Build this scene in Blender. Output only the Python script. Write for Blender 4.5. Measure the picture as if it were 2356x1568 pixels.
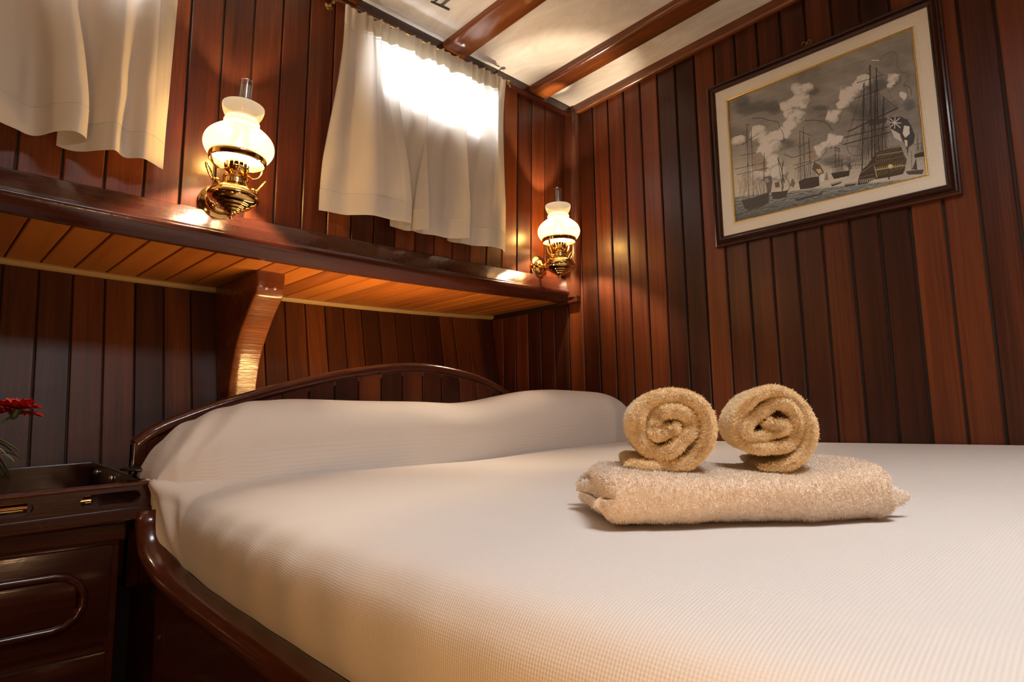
import bpy, bmesh, math, random
import numpy as np
from mathutils import Vector, Matrix, Euler

for o in list(bpy.data.objects): bpy.data.objects.remove(o)
C = bpy.context.scene.collection
scene = bpy.context.scene
random.seed(7); RNG = np.random.default_rng(7)
PI = math.pi

# ------------------------------------------------------------------ camera
cam = bpy.data.objects.new('camera', bpy.data.cameras.new('camera'))
C.objects.link(cam)
cam.data.sensor_width = 36.0
cam.data.lens = 1415.985 / 2356 * 36.0
cam.data.clip_start = 0.02
CR = ((0.7079759446, -0.0789967901, -0.7018045091),
      (-0.7060710686, -0.1006833950, -0.7009468597),
      (-0.0152875087, 0.9917773748, -0.1270587697))
cam.matrix_world = Matrix.Translation((0, 0, 0.95)) @ Matrix(CR).to_4x4()
scene.camera = cam

# ------------------------------------------------------------------ light + exposure
scene.view_settings.view_transform = 'Standard'
scene.view_settings.look = 'None'
scene.view_settings.gamma = 1.0
scene.view_settings.use_curve_mapping = False
scene.view_settings.exposure = 1.0

world = bpy.data.worlds.new('sky'); scene.world = world
world.use_nodes = True
bg = world.node_tree.nodes['Background']
bg.inputs[0].default_value = (0.95, 0.965, 1.0, 1)
bg.inputs[1].default_value = 14.5

def light(name, kind, loc, energy, color, size=0.05, rot=None, sy=None, portal=False):
    d = bpy.data.lights.new(name, kind); d.energy = energy; d.color = color
    if kind == 'AREA':
        d.shape = 'RECTANGLE'; d.size = size; d.size_y = sy or size
        if portal: d.cycles.is_portal = True
    else:
        d.shadow_soft_size = size
    o = bpy.data.objects.new(name, d); C.objects.link(o); o.location = loc
    if rot: o.rotation_euler = rot
    return o
ADDED_HATCH = (0.22, 0.84, -0.62, 0.02)              # unseen skylight, added to light the bed from above: x0, x1, y0, y1
WIN = [(0.98, 1.50, 1.975, 2.19), (-0.17, 0.36, 1.97, 2.18)]
light('added_hatch_portal', 'AREA', (0.53, -0.30, 2.44), 1, (1, 1, 1), 0.7, (0, 0, 0), 0.65, True)
for i, w in enumerate(WIN):
    light('window_portal', 'AREA', ((w[0]+w[1])/2, 1.69, (w[2]+w[3])/2), 1, (1, 1, 1), w[1]-w[0], (-PI/2, 0, 0), w[3]-w[2], True)
# added warm fill lights behind the camera, no fixtures: by the aisle, past the berth foot
light('warm_fill_aisle', 'POINT', (-0.28, -0.12, 0.74), 10.0, (1.0, 0.56, 0.22), 0.07)
light('warm_fill_foot', 'POINT', (0.80, -1.45, 1.10), 8.0, (1.0, 0.60, 0.30), 0.08)

# warm strip light lying behind the headboard, shining up at the shelf
light('headboard_strip', 'AREA', (1.10, 1.69, 0.98), 2.7, (1.0, 0.56, 0.20), 0.62, (PI, 0, 0), 0.03)

# ------------------------------------------------------------------ helpers
class MB:
    def __init__(s): s.v = []; s.f = []
    def add(s, vs, fs, M=None):
        b = len(s.v)
        if M is not None: vs = [tuple(M @ Vector(v)) for v in vs]
        s.v += [tuple(v) for v in vs]; s.f += [tuple(i + b for i in f) for f in fs]
        return s
    def box(s, x0, x1, y0, y1, z0, z1, c=0.0, M=None):
        if c <= 0:
            vs = [(x, y, z) for z in (z0, z1) for y in (y0, y1) for x in (x0, x1)]
            fs = [(0,2,3,1),(4,5,7,6),(0,1,5,4),(2,6,7,3),(0,4,6,2),(1,3,7,5)]
            return s.add(vs, fs, M)
        bm = bmesh.new(); bmesh.ops.create_cube(bm, size=1)
        for v in bm.verts:
            v.co = ((x0+x1)/2 + v.co.x*(x1-x0), (y0+y1)/2 + v.co.y*(y1-y0), (z0+z1)/2 + v.co.z*(z1-z0))
        bmesh.ops.bevel(bm, geom=list(bm.edges), offset=c, segments=2, affect='EDGES', profile=0.6)
        bm.verts.index_update()
        vs = [tuple(v.co) for v in bm.verts]; fs = [tuple(v.index for v in f.verts) for f in bm.faces]
        bm.free(); return s.add(vs, fs, M)
    def lathe(s, prof, n=40, M=None, cap=False):
        vs = []; fs = []
        for r, z in prof:
            for k in range(n):
                a = 2*PI*k/n; vs.append((r*math.cos(a), r*math.sin(a), z))
        for i in range(len(prof)-1):
            for k in range(n):
                k2 = (k+1) % n
                fs.append((i*n+k, i*n+k2, (i+1)*n+k2, (i+1)*n+k))
        if cap:
            fs.append(tuple(range(n))[::-1]); fs.append(tuple((len(prof)-1)*n+k for k in range(n)))
        return s.add(vs, fs, M)
    def tube(s, pts, r, n=10, closed=False, M=None, cross=None, caps=True):
        pts = [Vector(p) for p in pts]; N = len(pts); rr = r if isinstance(r, (list, tuple)) else [r]*N
        vs = []; fs = []; prev = None
        for i, p in enumerate(pts):
            if closed: t = pts[(i+1) % N] - pts[i-1]
            else: t = pts[min(i+1, N-1)] - pts[max(i-1, 0)]
            t.normalize()
            if prev is None:
                up = Vector((0, 0, 1)) if abs(t.z) < 0.9 else Vector((0, 1, 0))
                a = t.cross(up).normalized()
            else:
                a = (prev - t*prev.dot(t)).normalized()
            prev = a; b = t.cross(a)
            for k in range(n):
                th = 2*PI*k/n; ca, sb = (math.cos(th), math.sin(th)) if cross is None else cross(th)
                vs.append(p + a*ca*rr[i] + b*sb*rr[i])
        R = N if closed else N-1
        for i in range(R):
            for k in range(n):
                j = (i+1) % N; k2 = (k+1) % n
                fs.append((i*n+k, j*n+k, j*n+k2, i*n+k2))
        if not closed and caps:
            fs.append(tuple(range(n))); fs.append(tuple((N-1)*n+k for k in range(n))[::-1])
        return s.add(vs, fs, M)
    def ball(s, c, r, n=12, sz=1.0):
        prof = [(max(1e-5, r*math.sin(PI*i/n)), -r*sz*math.cos(PI*i/n)) for i in range(n+1)]
        return s.lathe(prof, 2*n, Matrix.Translation(c))
    def sweep(s, prof, path, frame):
        """prof: list of (a,b); path: list of parameters; frame(t)->origin, A, B"""
        n = len(prof); vs = []; fs = []
        for t in path:
            O, A, B = frame(t)
            for a, b in prof: vs.append(tuple(Vector(O) + Vector(A)*a + Vector(B)*b))
        for i in range(len(path)-1):
            for k in range(n):
                k2 = (k+1) % n; fs.append((i*n+k, i*n+k2, (i+1)*n+k2, (i+1)*n+k))
        fs.append(tuple(range(n))[::-1]); fs.append(tuple((len(path)-1)*n+k for k in range(n)))
        return s.add(vs, fs)
    def mesh(s, name, mat, smooth=False):
        me = bpy.data.meshes.new(name); me.from_pydata(s.v, [], s.f); me.validate()
        bm = bmesh.new(); bm.from_mesh(me); bmesh.ops.recalc_face_normals(bm, faces=bm.faces); bm.to_mesh(me); bm.free()
        if mat: me.materials.append(mat)
        if smooth:
            me.polygons.foreach_set('use_smooth', [True]*len(me.polygons))
            if smooth is not True:
                me.set_sharp_from_angle(angle=math.radians(smooth))
        return me
    def obj(s, name, mat, parent=None, smooth=False):
        return link(name, s.mesh(name, mat, smooth), parent)

def link(name, me, parent=None):
    o = bpy.data.objects.new(name, me); C.objects.link(o)
    if parent: o.parent = parent
    return o
def tag(o, label=None, cat=None, group=None, kind=None):
    if label: o['label'] = label
    if cat: o['category'] = cat
    if group: o['group'] = group
    if kind: o['kind'] = kind
    return o
def empty(name, loc=(0,0,0), rot=None):
    o = bpy.data.objects.new(name, None); C.objects.link(o); o.location = loc; o.empty_display_size = 0.05
    if rot: o.rotation_euler = rot
    return o
def grid_mesh(name, P, mat, smooth=True, uv=None, closed_u=False):
    """P: (n, m, 3) array"""
    n, m, _ = P.shape
    I = np.arange(n*m).reshape(n, m)
    if closed_u: I = np.vstack([I, I[:1]])
    q = np.stack([I[:-1, :-1], I[1:, :-1], I[1:, 1:], I[:-1, 1:]], -1).reshape(-1, 4)
    me = bpy.data.meshes.new(name)
    me.vertices.add(n*m); me.vertices.foreach_set('co', P.reshape(-1).astype(np.float32))
    me.loops.add(q.size); me.loops.foreach_set('vertex_index', q.reshape(-1).astype(np.int32))
    me.polygons.add(len(q)); me.polygons.foreach_set('loop_start', np.arange(0, q.size, 4, dtype=np.int32))
    me.update(calc_edges=True)
    if smooth: me.polygons.foreach_set('use_smooth', np.ones(len(q), dtype=bool))
    if uv is not None:
        l = me.uv_layers.new(name='UVMap')
        l.data.foreach_set('uv', uv.reshape(-1, 2)[q.reshape(-1)].reshape(-1).astype(np.float32))
    me.materials.append(mat)
    return me
def catmull(pts, n):
    pts = np.array(pts, float); P = np.vstack([2*pts[0]-pts[1], pts, 2*pts[-1]-pts[-2]])
    d = np.r_[0, np.cumsum(np.linalg.norm(np.diff(pts, axis=0), axis=1))]
    out = []
    for t in np.linspace(0, d[-1], n):
        i = min(int(np.searchsorted(d, t, 'right'))-1, len(pts)-2); u = (t-d[i])/max(1e-9, d[i+1]-d[i])
        a, b, c, e = P[i], P[i+1], P[i+2], P[i+3]
        out.append(0.5*((2*b)+(-a+c)*u+(2*a-5*b+4*c-e)*u*u+(-a+3*b-3*c+e)*u**3))
    return np.array(out)
def interp(x, tab):
    t = np.array(tab); return np.interp(x, t[:, 0], t[:, 1])
def smstep(x, a, b):
    t = np.clip((np.asarray(x, float)-a)/(b-a), 0, 1); return t*t*(3-2*t)

# ------------------------------------------------------------------ materials
def newmat(name):
    m = bpy.data.materials.new(name); m.use_nodes = True
    nt = m.node_tree; b = nt.nodes['Principled BSDF']
    return m, nt, b
def N(nt, t, **kw):
    n = nt.nodes.new(t)
    for k, v in kw.items(): setattr(n, k, v)
    return n
def wood(name, dark, mid, light_, rough=0.32, coat=0.0, axis=2, gscale=1.0, bump=0.12, peel=0.0, rand=1.0):
    m, nt, b = newmat(name); L = nt.links.new
    tc = N(nt, 'ShaderNodeTexCoord'); oi = N(nt, 'ShaderNodeObjectInfo')
    off = N(nt, 'ShaderNodeVectorMath', operation='SCALE'); off.inputs[0].default_value = (31.7, 17.3, 23.9)
    L(oi.outputs['Random'], off.inputs['Scale'])
    add = N(nt, 'ShaderNodeVectorMath', operation='ADD'); L(tc.outputs['Object'], add.inputs[0]); L(off.outputs[0], add.inputs[1])
    def mapped(across, along):
        mp = N(nt, 'ShaderNodeMapping'); s = [across*gscale]*3; s[axis] = along*gscale
        mp.inputs['Scale'].default_value = s; L(add.outputs[0], mp.inputs['Vector']); return mp
    m1 = mapped(230, 5.0); m2 = mapped(22, 1.3); m3 = mapped(900, 30)
    n1 = N(nt, 'ShaderNodeTexNoise'); n1.inputs['Scale'].default_value = 1; n1.inputs['Detail'].default_value = 3; L(m1.outputs[0], n1.inputs['Vector'])
    n2 = N(nt, 'ShaderNodeTexNoise'); n2.inputs['Scale'].default_value = 1; n2.inputs['Detail'].default_value = 2; n2.inputs['Distortion'].default_value = 0.6; L(m2.outputs[0], n2.inputs['Vector'])
    n3 = N(nt, 'ShaderNodeTexNoise'); n3.inputs['Scale'].default_value = 1; n3.inputs['Detail'].default_value = 1; L(m3.outputs[0], n3.inputs['Vector'])
    # tone = random*rand + figure + grain
    def mth(op, a, bb, c=None):
        x = N(nt, 'ShaderNodeMath', operation=op)
        for i, q in enumerate((a, bb, c)):
            if q is None: continue
            if isinstance(q, (int, float)): x.inputs[i].default_value = q
            else: L(q, x.inputs[i])
        return x.outputs[0]
    t = mth('MULTIPLY', oi.outputs['Random'], 0.62*rand)
    t = mth('MULTIPLY_ADD', n2.outputs['Fac'], 0.75, t)
    t = mth('MULTIPLY_ADD', n1.outputs['Fac'], 0.50, t)
    t = mth('MULTIPLY_ADD', n3.outputs['Fac'], 0.22, t)
    t = mth('SUBTRACT', t, 0.50 - 0.31*(1-rand))
    r = N(nt, 'ShaderNodeValToRGB'); e = r.color_ramp.elements
    e[0].position = 0.08; e[0].color = (*dark, 1); e[1].position = 0.95; e[1].color = (*light_, 1)
    q = e.new(0.5); q.color = (*mid, 1)
    L(t, r.inputs[0]); L(r.outputs[0], b.inputs['Base Color'])
    b.inputs['Roughness'].default_value = rough
    rr = mth('MULTIPLY_ADD', n1.outputs['Fac'], 0.12, rough-0.06); L(rr, b.inputs['Roughness'])
    b.inputs['Coat Weight'].default_value = coat; b.inputs['Coat Roughness'].default_value = 0.10
    b.inputs['Specular IOR Level'].default_value = 0.36
    bp = N(nt, 'ShaderNodeBump'); bp.inputs['Strength'].default_value = bump; bp.inputs['Distance'].default_value = 0.0006
    L(n1.outputs['Fac'], bp.inputs['Height'])
    last = bp
    if peel:
        n4 = N(nt, 'ShaderNodeTexNoise'); n4.inputs['Scale'].default_value = 55; n4.inputs['Detail'].default_value = 3; L(tc.outputs['Object'], n4.inputs['Vector'])
        b2 = N(nt, 'ShaderNodeBump'); b2.inputs['Strength'].default_value = peel; b2.inputs['Distance'].default_value = 0.002
        L(n4.outputs['Fac'], b2.inputs['Height']); L(bp.outputs[0], b2.inputs['Normal']); last = b2
        L(b2.outputs[0], b.inputs['Coat Normal'])
    L(last.outputs[0], b.inputs['Normal'])
    return m
MAH = wood('mahogany_plank', (0.018, 0.0050, 0.0030), (0.056, 0.0130, 0.0050), (0.165, 0.040, 0.0105), rough=0.33)
MAH_UP = wood('mahogany_upper_plank', (0.030, 0.0072, 0.0036), (0.085, 0.0200, 0.0066), (0.20, 0.050, 0.0125), rough=0.31)
MAH_H = wood('mahogany_hull_plank', (0.022, 0.0070, 0.0032), (0.056, 0.0165, 0.0062), (0.15, 0.045, 0.0115), rough=0.40)
MAH_U = wood('mahogany_lit_shelf_board', (0.22, 0.065, 0.013), (0.36, 0.115, 0.020), (0.48, 0.17, 0.030), rough=0.42, axis=1)  # base colour raised to stand in for the warm glow under the shelf
MAH_X = wood('mahogany_gloss_along_x', (0.020, 0.005, 0.003), (0.052, 0.012, 0.006), (0.10, 0.026, 0.009), rough=0.20, coat=0.6, axis=0, peel=0.25, rand=0.3)
MAH_Y = wood('mahogany_gloss_along_y', (0.055, 0.014, 0.0045), (0.15, 0.042, 0.010), (0.28, 0.085, 0.017), rough=0.22, coat=0.5, axis=1, peel=0.2, rand=0.3)
MAH_Z = wood('mahogany_gloss_along_z', (0.028, 0.008, 0.004), (0.07, 0.019, 0.008), (0.14, 0.038, 0.012), rough=0.25, coat=0.4, axis=2, peel=0.1, rand=0.3)
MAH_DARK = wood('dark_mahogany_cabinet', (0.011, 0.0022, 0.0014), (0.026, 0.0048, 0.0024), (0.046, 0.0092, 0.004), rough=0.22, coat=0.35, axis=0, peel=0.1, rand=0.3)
MAH_KNEE = wood('mahogany_knee', (0.060, 0.017, 0.006), (0.14, 0.040, 0.011), (0.24, 0.075, 0.018), rough=0.27, coat=0.8, axis=0, gscale=0.9, bump=0.7, peel=0.15, rand=0.3)
MAH_FRAME = wood('walnut_frame', (0.014, 0.005, 0.0035), (0.040, 0.013, 0.007), (0.11, 0.036, 0.017), rough=0.28, coat=0.3, axis=1, rand=0.2)
MAH_FRAME_Z = wood('walnut_frame_upright', (0.014, 0.005, 0.0035), (0.040, 0.013, 0.007), (0.11, 0.036, 0.017), rough=0.28, coat=0.3, axis=2, rand=0.2)

def simple(name, col, rough=0.5, metal=0.0, **kw):
    m, nt, b = newmat(name)
    b.inputs['Base Color'].default_value = (*col, 1); b.inputs['Roughness'].default_value = rough; b.inputs['Metallic'].default_value = metal
    for k, v in kw.items(): b.inputs[k].default_value = v
    return m
def speckled(name, c1, c2, scale=80, rough=0.5, metal=0.0, bump=0.0, detail=4, stretch=(1, 1, 1), dist=0.002):
    m, nt, b = newmat(name); L = nt.links.new
    tc = N(nt, 'ShaderNodeTexCoord'); mp = N(nt, 'ShaderNodeMapping'); mp.inputs['Scale'].default_value = stretch
    n = N(nt, 'ShaderNodeTexNoise'); n.inputs['Scale'].default_value = scale; n.inputs['Detail'].default_value = detail
    L(tc.outputs['Object'], mp.inputs[0]); L(mp.outputs[0], n.inputs['Vector'])
    r = N(nt, 'ShaderNodeValToRGB'); r.color_ramp.elements[0].position = 0.35; r.color_ramp.elements[1].position = 0.65
    r.color_ramp.elements[0].color = (*c1, 1); r.color_ramp.elements[1].color = (*c2, 1)
    L(n.outputs['Fac'], r.inputs[0]); L(r.outputs[0], b.inputs['Base Color'])
    b.inputs['Roughness'].default_value = rough; b.inputs['Metallic'].default_value = metal
    if bump:
        bp = N(nt, 'ShaderNodeBump'); bp.inputs['Strength'].default_value = bump; bp.inputs['Distance'].default_value = dist
        L(n.outputs['Fac'], bp.inputs['Height']); L(bp.outputs[0], b.inputs['Normal'])
    return m
GAP = simple('dark_groove', (0.012, 0.005, 0.003), 0.6)
BRASS = speckled('polished_brass', (0.78, 0.50, 0.16), (0.86, 0.58, 0.22), 30, 0.09, 1.0)
BRASS_DARK = speckled('aged_brass', (0.30, 0.19, 0.07), (0.48, 0.31, 0.12), 60, 0.28, 1.0)
SCREW = speckled('screw_filler', (0.35, 0.27, 0.20), (0.7, 0.62, 0.52), 300, 0.6)
BATTEN = wood('pale_pine_batten', (0.26, 0.17, 0.075), (0.42, 0.29, 0.13), (0.55, 0.40, 0.20), rough=0.5, axis=0, rand=0.2)
BLACK = simple('black_plastic', (0.012, 0.012, 0.013), 0.25)
STEEL = simple('brushed_steel', (0.6, 0.58, 0.55), 0.25, 1.0)
FLOORM = wood('floor_wood', (0.06, 0.02, 0.008), (0.12, 0.04, 0.015), (0.2, 0.07, 0.02), rough=0.3, axis=1, rand=0.2)
GOLD = speckled('gilt_slip', (0.72, 0.50, 0.15), (0.85, 0.62, 0.24), 200, 0.3, 1.0)
MATC = speckled('cream_slip', (0.76, 0.73, 0.63), (0.82, 0.79, 0.69), 350, 0.5, 0.0, 0.03, 2)

def ceiling_mat():
    m, nt, b = newmat('suede_headliner'); L = nt.links.new
    tc = N(nt, 'ShaderNodeTexCoord')
    n1 = N(nt, 'ShaderNodeTexNoise'); n1.inputs['Scale'].default_value = 7; n1.inputs['Detail'].default_value = 7; n1.inputs['Roughness'].default_value = 0.65; n1.inputs['Distortion'].default_value = 1.6
    n2 = N(nt, 'ShaderNodeTexNoise'); n2.inputs['Scale'].default_value = 240; n2.inputs['Detail'].default_value = 4
    mp = N(nt, 'ShaderNodeMapping'); mp.inputs['Rotation'].default_value = (0, 0, 0.5); mp.inputs['Scale'].default_value = (1, 0.35, 1)
    L(tc.outputs['Object'], mp.inputs[0]); L(mp.outputs[0], n1.inputs['Vector']); L(tc.outputs['Object'], n2.inputs['Vector'])
    r = N(nt, 'ShaderNodeValToRGB'); e = r.color_ramp.elements
    e[0].position = 0.33; e[0].color = (0.68, 0.645, 0.585, 1); e[1].position = 0.62; e[1].color = (0.88, 0.86, 0.81, 1)
    mx = N(nt, 'ShaderNodeMixRGB', blend_type='MULTIPLY'); mx.inputs[0].default_value = 0.18
    L(n1.outputs['Fac'], r.inputs[0]); L(r.outputs[0], mx.inputs[1]); L(n2.outputs['Fac'], mx.inputs[2])
    L(mx.outputs[0], b.inputs['Base Color']); b.inputs['Roughness'].default_value = 0.7
    bp = N(nt, 'ShaderNodeBump'); bp.inputs['Strength'].default_value = 0.3; bp.inputs['Distance'].default_value = 0.001
    L(n2.outputs['Fac'], bp.inputs['Height']); L(bp.outputs[0], b.inputs['Normal'])
    return m
CEIL = ceiling_mat()

def weave_bump(nt, b, su, sv, strength, dist, color=None, dark=0.9):
    L = nt.links.new
    uv = N(nt, 'ShaderNodeUVMap'); sp = N(nt, 'ShaderNodeSeparateXYZ'); L(uv.outputs[0], sp.inputs[0])
    def s(out, k):
        a = N(nt, 'ShaderNodeMath', operation='MULTIPLY'); a.inputs[1].default_value = 2*PI*k; L(sp.outputs[out], a.inputs[0])
        c = N(nt, 'ShaderNodeMath', operation='SINE'); L(a.outputs[0], c.inputs[0]); return c.outputs[0]
    mu = N(nt, 'ShaderNodeMath', operation='MULTIPLY_ADD'); L(s(0, su), mu.inputs[0]); mu.inputs[1].default_value = 0.45; L(s(1, sv), mu.inputs[2])
    no = N(nt, 'ShaderNodeTexNoise'); no.inputs['Scale'].default_value = 18; no.inputs['Detail'].default_value = 5
    L(uv.outputs[0], no.inputs['Vector'])
    ad = N(nt, 'ShaderNodeMath', operation='MULTIPLY_ADD'); L(no.outputs['Fac'], ad.inputs[0]); ad.inputs[1].default_value = 1.2; L(mu.outputs[0], ad.inputs[2])
    bp = N(nt, 'ShaderNodeBump'); bp.inputs['Strength'].default_value = strength; bp.inputs['Distance'].default_value = dist
    L(ad.outputs[0], bp.inputs['Height'])
    r = N(nt, 'ShaderNodeMapRange'); r.inputs['From Min'].default_value = -1.4; r.inputs['From Max'].default_value = 1.6
    r.inputs['To Min'].default_value = dark; r.inputs['To Max'].default_value = 1.0; L(mu.outputs[0], r.inputs[0])
    mx = N(nt, 'ShaderNodeVectorMath', operation='SCALE'); mx.inputs[0].default_value = color; L(r.outputs[0], mx.inputs['Scale'])
    return bp, mx
def linen(name, col, su=330, sv=330, strength=0.22):
    m, nt, b = newmat(name)
    bp, mx = weave_bump(nt, b, su, sv, strength, 0.0005, col, 0.955)
    nt.links.new(bp.outputs[0], b.inputs['Normal']); nt.links.new(mx.outputs[0], b.inputs['Base Color'])
    b.inputs['Roughness'].default_value = 0.85; b.inputs['Sheen Weight'].default_value = 0.15
    return m
SHEET = linen('ribbed_bedspread', (0.70, 0.635, 0.575))
def cloth(name, col, trans):
    m, nt, b = newmat(name); L = nt.links.new
    bp, mx = weave_bump(nt, b, 760, 760, 0.25, 0.0005, col, 0.93)
    nt.nodes.remove(b)
    d = N(nt, 'ShaderNodeBsdfDiffuse'); t = N(nt, 'ShaderNodeBsdfTranslucent'); mi = N(nt, 'ShaderNodeMixShader'); mi.inputs[0].default_value = trans
    for s in (d, t): L(mx.outputs[0], s.inputs['Color']); L(bp.outputs[0], s.inputs['Normal'])
    L(d.outputs[0], mi.inputs[1]); L(t.outputs[0], mi.inputs[2]); L(mi.outputs[0], nt.nodes['Material Output'].inputs[0])
    return m
CURT = cloth('ecru_curtain_cloth', (0.80, 0.755, 0.68), 0.28)
HEAD = cloth('ecru_gathered_heading', (0.82, 0.77, 0.62), 0.13)

def terry(name, c1, c2):
    m, nt, b = newmat(name); L = nt.links.new
    tc = N(nt, 'ShaderNodeTexCoord'); n = N(nt, 'ShaderNodeTexNoise'); n.inputs['Scale'].default_value = 260; n.inputs['Detail'].default_value = 3
    L(tc.outputs['Object'], n.inputs['Vector'])
    r = N(nt, 'ShaderNodeValToRGB'); r.color_ramp.elements[0].position = 0.3; r.color_ramp.elements[1].position = 0.7
    r.color_ramp.elements[0].color = (*c1, 1); r.color_ramp.elements[1].color = (*c2, 1)
    L(n.outputs['Fac'], r.inputs[0]); L(r.outputs[0], b.inputs['Base Color'])
    b.inputs['Roughness'].default_value = 0.9; b.inputs['Sheen Weight'].default_value = 0.3
    t = N(nt, 'ShaderNodeBsdfTranslucent'); L(r.outputs[0], t.inputs[0]); mi = N(nt, 'ShaderNodeMixShader'); mi.inputs[0].default_value = 0.30
    L(b.outputs[0], mi.inputs[1]); L(t.outputs[0], mi.inputs[2]); L(mi.outputs[0], nt.nodes['Material Output'].inputs[0])
    return m
TERRY_R = terry('lamplit_beige_terry', (0.86, 0.68, 0.42), (0.94, 0.80, 0.56))  # same beige towel, warm lamplight on the rolls put into the colour
TERRY_B = terry('beige_terry', (0.84, 0.71, 0.57), (0.94, 0.84, 0.72))

def glass_mat(name, col=(1, 1, 1), rough=0.0, fac=0.12):
    m, nt, b = newmat(name); L = nt.links.new; nt.nodes.remove(b)
    t = N(nt, 'ShaderNodeBsdfTransparent'); t.inputs[0].default_value = (*col, 1)
    g = N(nt, 'ShaderNodeBsdfGlossy'); g.inputs['Roughness'].default_value = rough
    fr = N(nt, 'ShaderNodeLayerWeight'); fr.inputs['Blend'].default_value = 0.5
    pw_ = N(nt, 'ShaderNodeMath', operation='POWER'); pw_.inputs[1].default_value = 3.0; L(fr.outputs['Facing'], pw_.inputs[0])
    mul = N(nt, 'ShaderNodeMath', operation='MULTIPLY_ADD'); mul.inputs[1].default_value = 0.8; mul.inputs[2].default_value = fac; L(pw_.outputs[0], mul.inputs[0])
    mi = N(nt, 'ShaderNodeMixShader'); L(mul.outputs[0], mi.inputs[0]); L(t.outputs[0], mi.inputs[1]); L(g.outputs[0], mi.inputs[2])
    L(mi.outputs[0], nt.nodes['Material Output'].inputs[0])
    return m
GLASS = glass_mat('clear_glass', (0.97, 0.97, 0.97), 0.02, 0.04)
CHIM = glass_mat('chimney_glass', (0.96, 0.95, 0.94), 0.12, 0.16)
def opal():
    m, nt, b = newmat('opal_glass_shade'); L = nt.links.new; nt.nodes.remove(b)
    d = N(nt, 'ShaderNodeBsdfDiffuse'); d.inputs[0].default_value = (0.36, 0.30, 0.20, 1)
    t = N(nt, 'ShaderNodeBsdfTranslucent'); t.inputs[0].default_value = (0.85, 0.86, 0.92, 1)
    g = N(nt, 'ShaderNodeBsdfGlossy'); g.inputs['Roughness'].default_value = 0.12
    e = N(nt, 'ShaderNodeEmission'); e.inputs[0].default_value = (1.0, 0.74, 0.40, 1); e.inputs[1].default_value = 0.15
    m1 = N(nt, 'ShaderNodeMixShader'); m1.inputs[0].default_value = 0.010; L(d.outputs[0], m1.inputs[1]); L(t.outputs[0], m1.inputs[2])
    m2 = N(nt, 'ShaderNodeMixShader'); m2.inputs[0].default_value = 0.05; L(m1.outputs[0], m2.inputs[1]); L(g.outputs[0], m2.inputs[2])
    tr = N(nt, 'ShaderNodeBsdfTransparent'); tr.inputs[0].default_value = (1.0, 0.70, 0.26, 1)
    m3 = N(nt, 'ShaderNodeMixShader'); m3.inputs[0].default_value = 0.075; L(m2.outputs[0], m3.inputs[1]); L(tr.outputs[0], m3.inputs[2])
    a = N(nt, 'ShaderNodeAddShader'); L(m3.outputs[0], a.inputs[0]); L(e.outputs[0], a.inputs[1])
    L(a.outputs[0], nt.nodes['Material Output'].inputs[0]); return m
OPAL = opal()
# ------------------------------------------------------------------ room geometry functions
LEAN = 0.0362
def yw(z): return 1.6633 - LEAN*(z - 0.95)          # upper outboard wall surface
def zceil(x, y):
    d = 1.663 - y
    return 2.292 + 0.018*(x-2.0) + 0.045*d - 0.006*max(0, d-1.0)**2
def zled_top(x): return 1.4955 + 0.004*x + 0.008*x*x
def zled_bot(x): return 1.399 + 0.024*(x-0.65)**2
def yhull(z): return 2.13 - 0.178*(1.405 - z)

# plank mesh: width w along X, length 1 along Z, front face y=0 looking to -Y
def plank_mesh(name, w, t, mat, ch=0.0022, gap=0.0026, seg=1):
    h = w/2 - gap
    prof = [(-h, t), (-h, ch), (-h+ch, 0), (h-ch, 0), (h, ch), (h, t)]
    mb = MB(); mb.sweep(prof, [0, 1], lambda s: ((0, 0, s), (1, 0, 0), (0, 1, 0)))
    return mb.mesh(name, mat)
def put(me, parent, M, name='plank'):
    o = bpy.data.objects.new(name, me); C.objects.link(o); o.parent = parent; o.matrix_world = M; return o

# ------------------------------------------------------------------ floor, far walls
f = MB().box(-1.5, 2.1, -1.7, 2.3, -0.05, 0).obj('floor', FLOORM); tag(f, kind='structure')
wb = MB().box(-1.5, 2.05, -1.75, -1.7, 0, 2.5).obj('wall_back', MAH_Z); tag(wb, kind='structure')
wa = MB().box(-1.55, -1.5, -1.7, 2.3, 0, 2.5).obj('wall_aisle', MAH_Z); tag(wa, kind='structure')

# ------------------------------------------------------------------ ceiling with the added hatch opening
hx0, hx1, hy0, hy1 = ADDED_HATCH
xs = [-1.55, hx0, hx1, 1.25, 2.06]; ys = [-1.75, hy0, hy1, 0.4, 0.9, 1.3, 1.72]
mb = MB()
for i in range(len(xs)-1):
    for j in range(len(ys)-1):
        if i == 1 and j == 1: continue
        x0, x1, y0, y1 = xs[i], xs[i+1], ys[j], ys[j+1]
        lo = [(x0, y0, zceil(x0, y0)), (x1, y0, zceil(x1, y0)), (x1, y1, zceil(x1, y1)), (x0, y1, zceil(x0, y1))]
        hi = [(x, y, z+0.05) for x, y, z in lo]
        mb.add(lo+hi, [(0,1,2,3),(7,6,5,4),(0,4,5,1),(1,5,6,2),(2,6,7,3),(3,7,4,0)])
ceil = mb.obj('ceiling', CEIL); tag(ceil, kind='structure')

# coaming and glass of the added, unseen hatch (above and behind the camera)
mb = MB(); z0 = zceil(0.53, -0.30)-0.03
for b in ((hx0-0.05, hx0, hy0-0.05, hy1+0.05), (hx1, hx1+0.05, hy0-0.05, hy1+0.05), (hx0, hx1, hy0-0.05, hy0), (hx0, hx1, hy1, hy1+0.05)):
    mb.box(b[0], b[1], b[2], b[3], z0, z0+0.12, 0.004)
h = mb.obj('window_3', MAH_X); tag(h, kind='structure')
MB().box(hx0, hx1, hy0, hy1, z0+0.095, z0+0.1).obj('pane', GLASS, h)

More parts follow.
